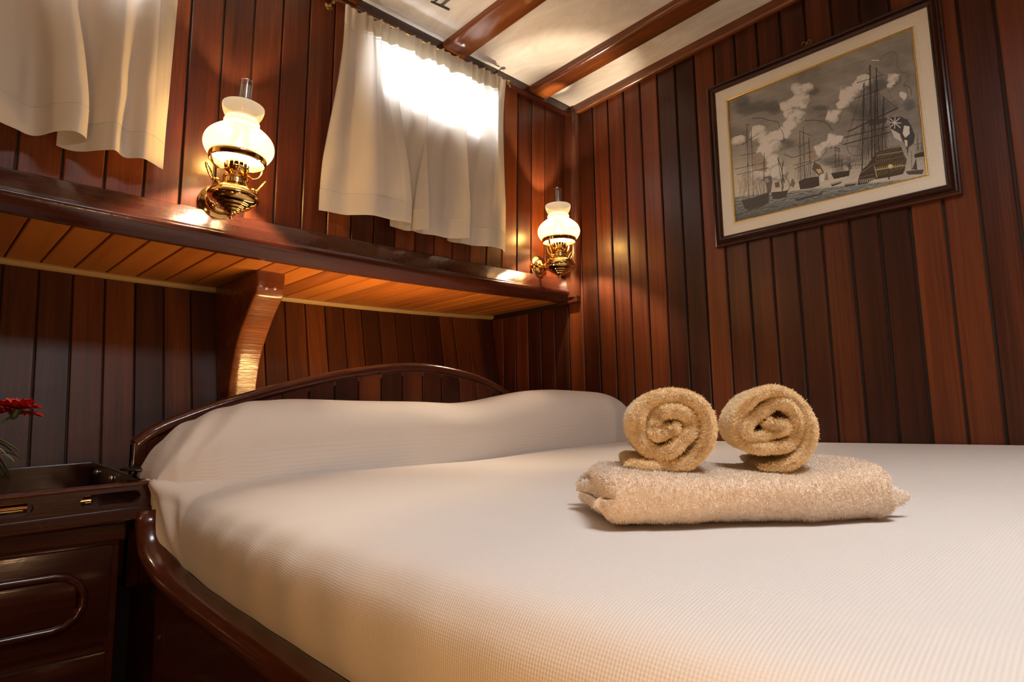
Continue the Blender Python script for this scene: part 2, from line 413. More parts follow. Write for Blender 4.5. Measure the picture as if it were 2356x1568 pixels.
# ceiling beams (cambered, rounded arris) --------------------------------------
def beam(xc, w, name='trim_1', d=0.03, y_end=1.62):
    prof = [(-w/2, 0.0), (-w/2, -d*0.62), (-w/2+0.004, -d*0.85), (-w/2+0.012, -d), (w/2-0.012, -d), (w/2-0.004, -d*0.85), (w/2, -d*0.62), (w/2, 0.0)]
    ysn = [y_end - (y_end+1.7)*k/16 for k in range(17)]
    mb = MB().sweep(prof, ysn, lambda y: ((xc, y, zceil(xc, y)+0.002), (1, 0, 0), (0, 0, 1)))
    o = mb.obj(name, MAH_Y, None, 35); tag(o, kind='structure'); return o
beam(1.326, 0.103, 'trim_1'); beam(1.768, 0.096, 'trim_2'); beam(0.885, 0.10, 'trim_3'); beam(-0.40, 0.10, 'trim_4')

# crown mouldings: flat board + round bead, along the window wall and the right wall
def moulding(name, frame, path, mat):
    hb = 0.036
    prof = [(0, 0.01), (0.020, 0.01), (0.020, -hb+0.010)]
    prof += [(0.018+0.009*math.sin(a), -hb+0.001-0.009*math.cos(a)+0.002) for a in [math.radians(t) for t in (150, 110, 70, 30, 0)]]
    prof += [(0.008, -hb-0.006), (0, -hb-0.002)]
    o = MB().sweep(prof, path, frame).obj(name, mat, None, 40); tag(o, kind='structure'); return o
moulding('trim_5', lambda x: ((x, yw(2.27), zceil(x, 1.62)), (0, -1, 0), (0, 0, 1)), list(np.linspace(-1.5, 1.999, 20)), MAH_X)
moulding('trim_6', lambda y: ((2.0, y, zceil(2.0, y)), (-1, 0, 0), (0, 0, 1)), list(np.linspace(1.62, -1.7, 20)), MAH_Y)

# ------------------------------------------------------------------ wall_left (upper, with the windows)
mb = MB()
def slab(x0, x1, z0, z1, y_in=0.008, t=0.03):
    vs = [(x0, yw(z0)+y_in, z0), (x1, yw(z0)+y_in, z0), (x1, yw(z1)+y_in, z1), (x0, yw(z1)+y_in, z1)]
    vs += [(x, y+t, z) for x, y, z in vs]
    mb.add(vs, [(0,1,2,3),(7,6,5,4),(0,4,5,1),(1,5,6,2),(2,6,7,3),(3,7,4,0)])
edges = [-1.5, WIN[1][0], WIN[1][1], WIN[0][0], WIN[0][1], 2.01]
for i in range(5):
    if i in (1, 3):
        w = WIN[1] if i == 1 else WIN[0]
        slab(w[0], w[1], 1.44, w[2]); slab(w[0], w[1], w[3], 2.36)
    else: slab(edges[i], edges[i+1], 1.44, 2.36)
wall_left = mb.obj('wall_left', GAP); tag(wall_left, kind='structure')
pm = plank_mesh('plank', 0.0807, 0.0085, MAH_UP, ch=0.0022, gap=0.0024)
tilt = Matrix.Rotation(math.atan(LEAN), 4, 'X')
for m_ in range(-20, 22):
    xa = 0.1435 + m_*0.0807; xc = xa + 0.0807/2
    zb = zled_top(xc) - 0.02; zt = zceil(xc, 1.63) - 0.028
    for w in WIN:
        if xc+0.04 > w[0]-0.02 and xc-0.04 < w[1]+0.02: zt = w[2]-0.02
    M = Matrix.Translation((xc, yw(zb), zb)) @ tilt @ Matrix.Diagonal((1, 1, (zt-zb), 1))
    put(pm, wall_left, M)
M = Matrix.Translation((1.959, yw(1.51), 1.51)) @ tilt @ Matrix.Diagonal((1, 1, 0.745, 1))
put(pm, wall_left, M)

# portlights: wooden frame with rounded opening, glass pane
for i, w in enumerate(WIN):
    mb = MB(); x0, x1, z0_, z1_ = w; zm = (z0_+z1_)/2
    def rr(x0, x1, z0, z1, r, n=6):
        out = []
        for cx_, cz_, a0 in ((x1-r, z1-r, 0), (x0+r, z1-r, 90), (x0+r, z0+r, 180), (x1-r, z0+r, 270)):
            for k in range(n+1):
                a = math.radians(a0+90*k/n); out.append((cx_+r*math.cos(a), cz_+r*math.sin(a)))
        return out
    O_ = rr(x0-0.025, x1+0.025, z0_-0.025, z1_+0.025, 0.02); I_ = rr(x0+0.012, x1-0.012, z0_+0.012, z1_-0.012, 0.055)
    n = len(O_); vs = []
    for ring, dy in ((O_, 0.0), (O_, -0.012), (I_, -0.012), (I_, 0.045)):
        vs += [(x, yw(z)+dy, z) for x, z in ring]
    fs = []
    for a in range(3):
        for k in range(n): fs.append((a*n+k, a*n+(k+1) % n, (a+1)*n+(k+1) % n, (a+1)*n+k))
    mb.add(vs, fs)
    wo = mb.obj('window_%d' % (i+1), MAH_X, None, 40); tag(wo, kind='structure')
    MB().box(x0, x1, yw(zm)+0.028, yw(zm)+0.032, z0_, z1_).obj('pane', GLASS, wo)

# corner post (quarter-round) where the two walls meet
mb = MB(); prof = [(0.0, 0.0), (0.0, -0.062)]
for k in range(9):
    a = math.radians(90*k/8); prof.append((-0.034*math.sin(a)-0.002, -0.062+0.03*(1-math.cos(a))))
prof += [(-0.036, 0.0)]
mb.sweep(prof, [1.455, 2.26], lambda z: ((2.0, yw(z)+0.001, z), (1, 0, 0), (0, 1, 0)))
o = mb.obj('trim_7', MAH_Z, None, 40); tag(o, kind='structure')

# ------------------------------------------------------------------ wall_right
wall_right = MB().box(2.008, 2.05, -1.7, 2.32, 0, 2.42).obj('wall_right', GAP); tag(wall_right, kind='structure')
pr_ = plank_mesh('plank', 0.0789, 0.0085, MAH, ch=0.0028, gap=0.0032)
RY = Matrix.Rotation(-PI/2, 4, 'Z')            # local -Y -> world -X ; local X -> world -Y
for n_ in range(-2, 40):
    yc = 1.496 - n_*0.0789 - 0.0789/2 + 0.0
    z0 = 0.60; z1 = zceil(2.0, yc) - 0.028
    M = Matrix.Translation((2.0, yc, z0)) @ RY @ Matrix.Diagonal((1, 1, z1-z0, 1))
    put(pr_, wall_right, M)
# recess under the shelf: the same wall carries on outboard
for yg in (1.694, 1.774, 1.854, 1.934, 2.014, 2.094, 2.174):
    z1 = 1.425
    M = Matrix.Translation((2.0, yg, 0.6)) @ RY @ Matrix.Diagonal((1, 1, z1-0.6, 1))
    put(pr_, wall_right, M)

# ------------------------------------------------------------------ shelf: fascia, underside boards, batten
def fascia_frame(x): return ((x, 0, 0), (0, -1, 0), (0, 0, 1))
mb = MB(); vs = []; fs = []; xsn = list(np.linspace(-1.5, 1.999, 30))
def fprof(x):
    zt, zb = zled_top(x), zled_bot(x); h = zt-zb; Y0 = yw(zt)
    return [(Y0+0.03, zt), (Y0-0.006, zt), (Y0-0.009, zt-0.003), (Y0-0.013, zt-h*0.46), (Y0-0.0155, zt-h*0.50), (Y0-0.022, zt-h*0.535), (Y0-0.0245, zt-h*0.60),
            (Y0-0.021, zt-h*0.72), (Y0-0.012, zt-h*0.86), (Y0-0.000, zb-0.001), (Y0+0.03, zb+0.002)]
n = len(fprof(0))
for x in xsn: vs += [(x, y, z) for y, z in fprof(x)]
for i in range(len(xsn)-1):
    for k in range(n): fs.append((i*n+k, i*n+(k+1) % n, (i+1)*n+(k+1) % n, (i+1)*n+k))
mb.add(vs, fs)
fascia = mb.obj('trim_8', MAH_X, None, 50); tag(fascia, kind='structure')
# short return of the fascia mitred onto the right wall
mb = MB(); mb.box(1.972, 2.0, 1.585, 1.69, 1.432, 1.462, 0.004); o = mb.obj('trim_9', MAH_X); tag(o, kind='structure')

vs = []; xs_ = list(np.linspace(-1.5, 2.02, 20))
for x in xs_:
    zb = zled_bot(x)+0.012
    vs += [(x, 1.66, zb), (x, 2.16, zb), (x, 2.16, zb+0.03), (x, 1.66, zb+0.03)]
fs = []
for i in range(len(xs_)-1):
    for k in range(4): fs.append((4*i+k, 4*i+(k+1) % 4, 4*i+4+(k+1) % 4, 4*i+4+k))
shelf = MB().add(vs, fs).obj('trim_10', GAP); tag(shelf, kind='structure')
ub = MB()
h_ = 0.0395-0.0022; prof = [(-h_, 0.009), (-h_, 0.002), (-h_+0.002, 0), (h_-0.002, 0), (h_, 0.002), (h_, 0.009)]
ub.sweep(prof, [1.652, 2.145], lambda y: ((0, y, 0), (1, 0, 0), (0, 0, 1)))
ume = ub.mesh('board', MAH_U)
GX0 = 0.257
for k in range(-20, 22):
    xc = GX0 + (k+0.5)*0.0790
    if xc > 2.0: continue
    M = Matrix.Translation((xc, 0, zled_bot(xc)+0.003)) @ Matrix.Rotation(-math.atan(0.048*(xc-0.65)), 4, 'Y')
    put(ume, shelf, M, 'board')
mb = MB()
mb.sweep([(-0.0, 0.004), (-0.013, 0.004), (-0.016, -0.002), (-0.012, -0.010), (-0.004, -0.014), (0, -0.014)], xsn,
         lambda x: ((x, yhull(1.39)+0.004, zled_bot(x)), (0, 1, 0), (0, 0, 1)))
o = mb.obj('trim_11', BATTEN, None, 40); tag(o, kind='structure')

# ------------------------------------------------------------------ hull side under the shelf
mb = MB(); vs = []
for z in (0.0, 1.47):
    vs += [(-1.5, yhull(z)+0.009, z), (2.03, yhull(z)+0.009, z), (2.03, yhull(z)+0.04, z), (-1.5, yhull(z)+0.04, z)]
mb.add(vs, [(0,1,5,4),(1,2,6,5),(2,3,7,6),(3,0,4,7),(0,3,2,1),(4,5,6,7)])
wall_hull = mb.obj('wall_hull', GAP); tag(wall_hull, kind='structure')
hm = plank_mesh('plank', 0.0790, 0.0085, MAH_H, ch=0.0018, gap=0.0022)
tl = Matrix.Rotation(-math.atan(0.178), 4, 'X')
for k in range(-20, 22):
    xc = GX0 + (k+0.5)*0.0790
    zb = 0.55; zt = zled_bot(xc)-0.0
    M = Matrix.Translation((xc, yhull(zb), zb)) @ tl @ Matrix.Diagonal((1, 1, (zt-zb)*math.sqrt(1+0.178**2), 1))
    put(hm, wall_hull, M)

# ------------------------------------------------------------------ knee bracket under the shelf
KX0, KX1 = 0.728, 0.815
front = [(1.787, 1.404), (1.790, 1.345), (1.800, 1.330), (1.822, 1.312), (1.862, 1.272), (1.898, 1.232), (1.930, 1.185), (1.950, 1.14), (1.964, 1.09), (1.972, 1.04), (1.977, 0.98), (1.98, 0.90), (1.98, 0.62)]
fp = [tuple(p) for p in catmull(front, 40)]
r_ = 0.006; vs = []; fs = []
for y, z in fp:
    vs += [(KX0, y+r_, z), (KX0+0.002, y+0.002, z), (KX0+r_, y, z), (KX1-r_, y, z), (KX1-0.002, y+0.002, z), (KX1, y+r_, z), (KX1, yhull(z)+0.002, z), (KX0, yhull(z)+0.002, z)]
for i in range(len(fp)-1):
    for k in range(8): fs.append((8*i+k, 8*i+(k+1) % 8, 8*i+8+(k+1) % 8, 8*i+8+k))
fs += [tuple(range(8)), tuple(8*(len(fp)-1)+k for k in range(8))]
knee = MB().add(vs, fs).obj('knee_bracket', MAH_KNEE, None, 40)
tag(knee, 'curved varnished mahogany knee bracket holding up the shelf above the headboard', 'bracket')
for dx in (0.030, 0.055):
    o = MB().lathe([(1e-4, -0.0022), (0.004, -0.0018), (0.0052, 0), (0.0052, 0.003)], 14, Matrix.Translation((KX0+dx, 1.790, 1.352 + (dx-0.04)*0.1)) @ Matrix.Rotation(-PI/2, 4, 'X')).obj('screw_plug', SCREW, knee, True)

# ------------------------------------------------------------------ curtains
def curtain(x0t, x1t, x0b, x1b, zt0, zt1, zb0, zb1, bot, label, seed, npl):
    rng = random.Random(seed)
    root = empty('curtain', ((x0t+x1t)/2, yw(2.1)-0.05, zb0))
    tag(root, label, 'curtain', 'ecru curtains over the portlights')
    nu, nv = 420, 90
    B = catmull(bot, nu); U = np.linspace(0, 1, nu)
    # gathers at the rod
    ph = np.cumsum([0.6+0.8*rng.random() for _ in range(nu)]); ph = ph/ph[-1]*npl*2*PI
    gath = 0.0075*np.sin(ph)*(0.35+0.65*np.abs(np.sin(U*PI*3+seed)))
    xt = x0t + (x1t-x0t)*U + 0.003*np.sin(ph*0.5+1)
    # smooth mid folds
    mid = 0.017*np.sin(U*2*PI*5.3+seed)+0.010*np.sin(U*2*PI*9.1+2*seed)+0.007*np.abs(np.sin(U*PI*13+seed))-0.004
    V = np.linspace(0, 1, nv)
    P = np.zeros((nu, nv, 3))
    for j, v in enumerate(V):      # v 0 top .. 1 bottom
        wt = np.exp(-(v/0.16)**1.3); wb = smstep(v, 0.12, 0.95)
        zt = zt0+(zt1-zt0)*U + 0.004*np.sin(ph*0.5); zb = zb0+(zb1-zb0)*U
        z = zt+(zb-zt)*v
        X = xt*(1-wb)+B[:, 0]*wb
        off = 0.058 + gath*wt*1.0 + mid*(1-wb*0.55)*(1-wt) + (0.040+(B[:, 1]-0.040)*1.75-0.045)*wb
        rip = 0.0022*np.sin(U*60+v*14+np.sin(v*9+U*7)*1.5)*smstep(v, 0.5, 0.9)
        P[:, j, 0] = X; P[:, j, 1] = yw(z) - off - rip; P[:, j, 2] = z
    P -= np.array(root.location)
    L_ = np.r_[0, np.cumsum(np.linalg.norm(np.diff(P[:, -1], axis=0), axis=1))]
    uv = np.stack(np.meshgrid(L_, V*0.66, indexing='ij'), -1)
    link('cloth', grid_mesh('cloth', P, CURT, True, uv), root)
    nrm = np.array([0, 0.0012, 0])
    def strip(nm, i0, i1, j0, j1):
        link(nm, grid_mesh(nm, P[i0:i1, j0:j1]+nrm, HEAD if nm == 'heading' else CURT, True, uv[i0:i1, j0:j1]), root)
    strip('heading', 0, nu, 0, 9)
    strip('hem', 0, nu, nv-10, nv)
    strip('side_hem', 0, 18, 9, nv-10); strip('side_hem', nu-18, nu, 9, nv-10)
    # turned edge lines (stitched ridges)
    for j in (9, nv-10):
        pts = [tuple(P[i, j]-np.array([0, 0.0003, 0])) for i in range(0, nu, 3)]
        MB().tube(pts, 0.0009, 4).obj('stitching', CURT, root)
    return root
bot1 = [(0.826, .028), (0.88, .036), (0.95, .052), (1.02, .066), (1.075, .072), (1.105, .066), (1.10, .040), (1.065, .028), (1.09, .022), (1.14, .034), (1.172, .060), (1.176, .066), (1.160, .052), (1.145, .034),
        (1.18, .026), (1.24, .036), (1.30, .046), (1.340, .060), (1.346, .062), (1.325, .046), (1.30, .030), (1.345, .024), (1.42, .032), (1.48, .040), (1.53, .050), (1.572, .040)]
curtain(0.868, 1.548, 0.826, 1.57, 2.204, 2.236, 1.562, 1.572, bot1, 'ecru cotton curtain over the lit window between the two brass wall lamps', 3, 22)
bot2 = [(-0.28, .030), (-0.2, .05), (-0.12, .04), (-0.02, .055), (0.06, .068), (0.12, .050), (0.155, .040), (0.19, .072), (0.23, .082), (0.248, .066), (0.225, .040), (0.205, .032), (0.24, .030), (0.285, .046), (0.305, .060), (0.33, .052), (0.36, .062), (0.40, .045), (0.412, .04)]
curtain(-0.27, 0.415, -0.28, 0.41, 2.175, 2.20, 1.566, 1.560, bot2, 'ecru cotton curtain at the far left edge, its lower corner beside the nearer wall lamp', 5, 22)

# rods with brass end brackets
def rod(xa, xb, za, zb_, label):
    ya, yb = yw(za)-0.045, yw(zb_)-0.045
    root = empty('curtain_rod', (xa, ya, za)); tag(root, label, 'curtain rod', 'brass curtain rods under the crown moulding')
    d = Vector((xb-xa, yb-ya, zb_-za))
    MB().tube([(0, 0, 0), tuple(d)], 0.0035, 10).obj('rod', BRASS_DARK, root)
    for p in (Vector((0, 0, 0)), d):
        mb = MB(); s = -1 if p.x < 0.1 else 1
        mb.tube([(p.x+s*0.012, p.y+0.046, p.z), (p.x+s*0.012, p.y+0.01, p.z+0.004), (p.x+s*0.012, p.y-0.004, p.z)], 0.004, 8)
        mb.ball((p.x+s*0.016, p.y-0.002, p.z), 0.009, 8)
        mb.lathe([(1e-4, 0), (0.013, 0), (0.013, 0.004), (0.009, 0.007), (1e-4, 0.007)], 20, Matrix.Translation((p.x+s*0.012, p.y+0.048, p.z)) @ Matrix.Rotation(PI/2, 4, 'X'))
        mb.tube([(p.x+s*0.016, p.y-0.003, p.z-0.004), (p.x+s*0.022, p.y-0.006, p.z-0.02)], 0.004, 8)
        mb.obj('bracket', BRASS_DARK, root, 40)
rod(0.858, 1.556, 2.216, 2.236, 'thin brass curtain rod above the middle curtain, round bracket at each end')
rod(-0.285, 0.425, 2.19, 2.206, 'thin brass curtain rod carrying the far left curtain')

# ------------------------------------------------------------------ brass oil-style wall lamps
def sm(prof, k=4):
    return [tuple(p) for p in catmull(prof, (len(prof)-1)*k+1)]
def make_lamp(first):
    root = empty('wall_lamp')
    if not first: pass
    # z measured from finial tip; lamp axis at origin; wall at y=+0.115
    reservoir = [(1e-4, 0.000), (0.004, 0.002), (0.0055, 0.006), (0.003, 0.010), (0.0035, 0.014), (0.010, 0.017), (0.012, 0.019), (0.020, 0.021), (0.022, 0.025), (0.030, 0.027), (0.032, 0.0305), (0.040, 0.033), (0.043, 0.037),
                 (0.052, 0.041), (0.0580, 0.047), (0.0605, 0.054), (0.0600, 0.060), (0.0575, 0.064), (0.0560, 0.066), (0.054, 0.070), (0.046, 0.077), (0.036, 0.083), (0.031, 0.086)]
    MB().lathe(sm(reservoir, 3), 48).obj('reservoir', BRASS, root, 50)
    collar = [(0.031, 0.085), (0.0315, 0.088), (0.0280, 0.090), (0.0275, 0.101), (0.0305, 0.103), (0.0305, 0.107), (0.026, 0.110), (0.018, 0.112), (0.018, 0.118), (0.025, 0.121), (0.027, 0.125), (0.024, 0.128)]
    col = MB().lathe(collar, 40).obj('collar', BRASS, root, 40)
    # embossed beading round the collar
    mb = MB()
    for k in range(26):
        a = 2*PI*k/26; mb.box(-0.0018, 0.0018, -0.0008, 0.0008, -0.0035, 0.0035, 0, Matrix.Rotation(a, 4, 'Z') @ Matrix.Translation((0, -0.0280, 0.0955)))
    mb.obj('embossing', BRASS_DARK, col)
    # pierced crown gallery with petal points
    cr = MB(); cr.lathe([(0.0230, 0.122), (0.0262, 0.1265), (0.0290, 0.1335), (0.0284, 0.1340), (0.0255, 0.1275), (0.0222, 0.1235)], 40)
    for k in range(16):
        a = 2*PI*k/16; c, s = math.cos(a), math.sin(a)
        da = PI/16*0.92
        pts = []
        for (r, z, w) in ((0.0235, 0.125, 1), (0.0285, 0.131, 1), (0.0300, 0.138, 0.9), (0.0305, 0.1425, 0.55), (0.0300, 0.145, 0.10)):
            pts.append([(r*math.cos(a+q*da*w), r*math.sin(a+q*da*w), z) for q in (-1, 0, 1)])
        vs = [p for row in pts for p in row]; fs = []
        for i in range(4):
            for j in range(2): fs.append((3*i+j, 3*i+j+1, 3*i+4+j, 3*i+3+j))
        cr.add(vs, fs)
    cr.obj('crown_gallery', BRASS, root, True)
    # shade ring and its two curved arms
    ring = [(0.0635, 0.147), (0.0665, 0.149), (0.0680, 0.156), (0.0675, 0.163), (0.0655, 0.165), (0.0640, 0.160), (0.0620, 0.150), (0.0635, 0.147)]
    rg = MB().lathe(ring, 56).obj('shade_ring', BRASS, root, 40)
    for a in (0.08, PI+0.08):
        c, s = math.cos(a), math.sin(a)
        pts = catmull([(0.026, 0.124), (0.042, 0.119), (0.056, 0.126), (0.0635, 0.139), (0.0655, 0.151)], 12)
        mb = MB(); mb.tube([(r*c, r*s, z) for r, z in pts], 0.0028, 8, cross=lambda t: (math.cos(t)*1.7, math.sin(t)*0.6)); mb.obj('ring_arm', BRASS, root, True)
    # opal shade
    shade = [(0.0650, 0.158), (0.0735, 0.166), (0.0805, 0.178), (0.0832, 0.190), (0.0815, 0.203), (0.0745, 0.216), (0.0620, 0.228), (0.0500, 0.237), (0.0425, 0.2425), (0.0400, 0.2455), (0.0418, 0.2495), (0.0428, 0.2535), (0.0415, 0.2575),
             (0.0385, 0.2610), (0.0395, 0.2650), (0.0440, 0.2730), (0.0480, 0.2830), (0.0500, 0.2930), (0.0498, 0.2980)]
    MB().lathe(sm(shade, 3), 64).obj('lamp_shade', OPAL, root, True)
    # glass chimney
    ch = [(0.0210, 0.130), (0.0225, 0.15), (0.0225, 0.20), (0.0185, 0.235), (0.0168, 0.27), (0.0165, 0.363), (0.0172, 0.3665), (0.0160, 0.3675), (0.0148, 0.365), (0.0148, 0.27), (0.0165, 0.235), (0.0205, 0.20), (0.0205, 0.15)]
    MB().lathe(ch, 40).obj('glass_chimney', CHIM, root, True)
    # electric candle tube with bulb
    b = MB().lathe([(0.0001, 0.128), (0.0135, 0.128), (0.0135, 0.182), (0.012, 0.185), (0.0001, 0.185)], 28).obj('lamp_holder', simple('white_holder', (0.8, 0.78, 0.74), 0.4) if first else bpy.data.materials['white_holder'], root, 40)
    MB().lathe([(0.0001, 0.185), (0.011, 0.187), (0.0155, 0.203), (0.013, 0.216), (0.005, 0.228), (0.0001, 0.231)], 24).obj('bulb', GLASS, root, True)
    tc_ = bpy.data.curves.new('printed_text', 'FONT'); tc_.body = 'IP20 CE'; tc_.size = 0.0085; tc_.align_x = 'CENTER'; tc_.extrude = 0.0001
    to = bpy.data.objects.new('tmp_text', tc_); C.objects.link(to); bpy.context.view_layer.update()
    me_ = bpy.data.meshes.new_from_object(to.evaluated_get(bpy.context.evaluated_depsgraph_get())); bpy.data.objects.remove(to)
    for v in me_.vertices:                                   # wrap the print round the sleeve, upside down as in the photo
        a = -PI/2 - 0.35 - v.co.x/0.0138*0.9; v.co = (0.0138*math.cos(a), 0.0138*math.sin(a), 0.174 - v.co.y)
    me_.materials.clear(); me_.materials.append(simple('grey_print', (0.10, 0.10, 0.10), 0.6)); link('printed_text', me_, b)
    # gimbal loops with ball joints on both shoulders
    for s in (-1, 1):
        mb = MB(); mb.ball((s*0.044, -0.004, 0.086), 0.0075, 8); mb.ball((s*0.052, -0.004, 0.087), 0.005, 8)
        pts = []
        for k in range(24):
            a = 2*PI*k/24
            l, w = 0.021*math.cos(a), 0.0085*math.sin(a)
            pts.append((s*(0.063+l*0.50)+0.0, -0.004+w, 0.104+l*0.86))
        mb.tube(pts, 0.0019, 8, closed=True); mb.obj('side_loop', BRASS, root, True)
    # wall plate and arm
    plate = [(1e-4, 0.034), (0.007, 0.034), (0.009, 0.030), (0.007, 0.026), (0.012, 0.024), (0.022, 0.022), (0.029, 0.017), (0.032, 0.011), (0.037, 0.010), (0.041, 0.007), (0.044, 0.006), (0.047, 0.003), (0.0475, -0.012), (1e-4, -0.012)]
    MB().lathe(plate, 48, Matrix.Translation((0, 0.113, 0.070)) @ Matrix.Rotation(PI/2, 4, 'X')).obj('wall_plate', BRASS, root, 40)
    mb = MB(); mb.tube([(0, 0.085, 0.070), (0, 0.072, 0.071), (0, 0.062, 0.068), (0, 0.052, 0.062)], [0.0065, 0.0050, 0.0070, 0.006], 12)
    mb.tube(catmull([(0, 0.078, 0.072), (0, 0.066, 0.086), (0, 0.055, 0.094), (0, 0.044, 0.088), (0, 0.050, 0.076), (0, 0.062, 0.074)], 18).tolist(), 0.0032, 8)
    mb.ball((0, 0.060, 0.068), 0.009, 8); mb.obj('wall_arm', BRASS, root, True)
    return root
def dup(root):
    r = root.copy(); C.objects.link(r)
    for ch in list(root.children):
        c = ch.copy(); C.objects.link(c); c.parent = r
        for g in ch.children:
            d = g.copy(); C.objects.link(d); d.parent = c
    return r
LE = 24.0
lampA = make_lamp(True)
lampB = dup(lampA); lampC = dup(lampA)
def set_lamp(o, x, z, tiltx, tilty, label, energy):
    o.location = (x, yw(z+0.07)-0.115, z); o.rotation_euler = (tiltx, tilty, 0)
    tag(o, label, 'lamp', 'brass oil-style lamps on the panelled wall')
    M = Matrix.Translation(o.location) @ Euler((tiltx, tilty, 0)).to_matrix().to_4x4()
    light('lamp_glow', 'POINT', M @ Vector((0, 0, 0.204)), energy, (1.0, 0.79, 0.56), 0.009)
set_lamp(lampA, 0.552, 1.452, 0.03, 0.055, 'brass oil-style wall lamp with opal shade, nearer one, between the two curtains', LE)
set_lamp(lampB, 1.800, 1.490, 0.0, -0.01, 'brass oil-style wall lamp with opal shade, far one in the room corner', LE)
set_lamp(lampC, -0.70, 1.440, 0.0, 0.0, 'brass oil-style wall lamp with opal shade, outside the frame beyond the left curtain', LE)


# ------------------------------------------------------------------ bed: headboard, rail, panel
bed = empty('bed', (1.2, 0.5, 0))
tag(bed, 'built-in mahogany berth with arched plank headboard and rounded glossy side rail', 'bed')
def kid(o): 
    o.parent = bed; o.matrix_parent_inverse = Matrix.Translation((-1.2, -0.5, 0)); return o
ARCH = [(0.390, 0.918), (0.42, 0.943), (0.469, 0.968), (0.56, 1.003), (0.672, 1.039), (0.80, 1.074), (0.924, 1.102), (1.06, 1.124), (1.189, 1.135), (1.31, 1.128), (1.432, 1.108), (1.52, 1.082), (1.602, 1.046), (1.72, 1.012), (1.85, 0.975), (1.97, 0.925)]
A = catmull(ARCH, 70)
def arch_z(x): return float(np.interp(x, A[:, 0], A[:, 1]))
# back board following the arch
vs = []
for x, z in A: vs += [(x, 1.618, 0.60), (x, 1.618, z-0.012), (x, 1.634, z-0.012), (x, 1.634, 0.60)]
fs = []
for i in range(len(A)-1):
    for k in range(4): fs.append((4*i+k, 4*i+(k+1) % 4, 4*i+4+(k+1) % 4, 4*i+4+k))
fs += [(0, 1, 2, 3), tuple(4*(len(A)-1)+k for k in range(4))[::-1]]
hb = kid(MB().add(vs, fs).obj('headboard', GAP))
# arched moulding: rounded cap with lower fillet
prof = [(0.012, 0.0), (0.018, 0.004)] + [(0.018-0.0, 0.0)]
prof = [(0.020, -0.030), (0.020, -0.006), (0.016, 0.000), (0.006, 0.004), (-0.008, 0.005), (-0.018, 0.001), (-0.022, -0.008), (-0.020, -0.018), (-0.012, -0.022), (-0.008, -0.026), (-0.006, -0.036), (0.004, -0.038)]
def aframe(i):
    x, z = A[i]; a = A[min(i+1, len(A)-1)] - A[max(i-1, 0)]; a = a/np.linalg.norm(a)
    return ((x, 1.618, z-0.003), (0, 1, 0), (-a[1], 0, a[0]))
o = MB().sweep(prof, list(range(len(A))), aframe).obj('arched_moulding', MAH_X, None, 45); o.parent = hb
# left stile
o = MB().box(0.390, 0.414, 1.600, 1.636, 0.60, 0.912, 0.001).obj('stile', MAH_DARK); o.parent = hb
o = MB().box(0.408, 0.44, 1.606, 1.62, 0.60, 0.925, 0.001).obj('stile', MAH_DARK); o.parent = hb
for k in range(-4, 15):
    x0 = 0.812 + 0.0778*k + 0.002; x1 = x0 + 0.0778 - 0.004
    if x0 < 0.44: x0 = 0.442
    z0, z1 = 0.62, min(arch_z(x0), arch_z(x1))-0.014
    z0a, z1a = arch_z(x0)-0.02, arch_z(x1)-0.02
    c = 0.002; y = 1.609
    vs = []
    for (x, yy, z) in ((x0, y+c, z0a), (x0+c, y, z0a), (x1-c, y, z1a), (x1, y+c, z1a), (x1, 1.6185, z1a), (x0, 1.6185, z0a)): vs += [(x, yy, z0), (x, yy, z)]
    fs = [(2*i, (2*i+2) % 12, (2*i+3) % 12, 2*i+1) for i in range(6)] + [(0, 2, 4, 6, 8, 10), (1, 11, 9, 7, 5, 3)]
    o = MB().add(vs, fs).obj('plank', MAH); o.parent = hb
# glossy side rail
path = [(0.390, 1.452, 0.775), (0.390, 1.447, 0.75), (0.391, 1.436, 0.715), (0.396, 1.412, 0.687), (0.406, 1.37, 0.659), (0.411, 1.30, 0.643), (0.411, 1.18, 0.634), (0.410, 1.07, 0.629), (0.403, 0.84, 0.624), (0.392, 0.60, 0.621), (0.378, 0.3, 0.62), (0.36, -0.2, 0.62), (0.35, -0.9, 0.62)]
P_ = catmull(path, 90).tolist()
kid(MB().tube(P_, 0.024, 16, cross=lambda t: (abs(math.cos(t))**0.8*math.copysign(1.15, math.cos(t)), abs(math.sin(t))**0.8*math.copysign(0.95, math.sin(t)))).obj('side_rail', wood('mahogany_rail', (0.025, 0.006, 0.0035), (0.065, 0.015, 0.006), (0.11, 0.028, 0.009), rough=0.22, coat=0.5, axis=1, rand=0.2), None, True))
vs = []
pp = [p for p in P_ if p[1] < 1.40]
for x, y, z in pp: vs += [(x-0.012, y, 0.04), (x-0.012, y, z), (x+0.012, y, z), (x+0.012, y, 0.04)]
fs = []
for i in range(len(pp)-1):
    for k in range(4): fs.append((4*i+k, 4*i+(k+1) % 4, 4*i+4+(k+1) % 4, 4*i+4+k))
fs += [(0, 1, 2, 3), tuple(4*(len(pp)-1)+k for k in range(4))[::-1]]
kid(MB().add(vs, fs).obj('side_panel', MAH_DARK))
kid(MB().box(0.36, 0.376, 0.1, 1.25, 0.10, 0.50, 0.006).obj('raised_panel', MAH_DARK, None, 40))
kid(MB().box(0.40, 1.99, -0.9, 1.6, 0.02, 0.60).obj('base_box', MAH_DARK))

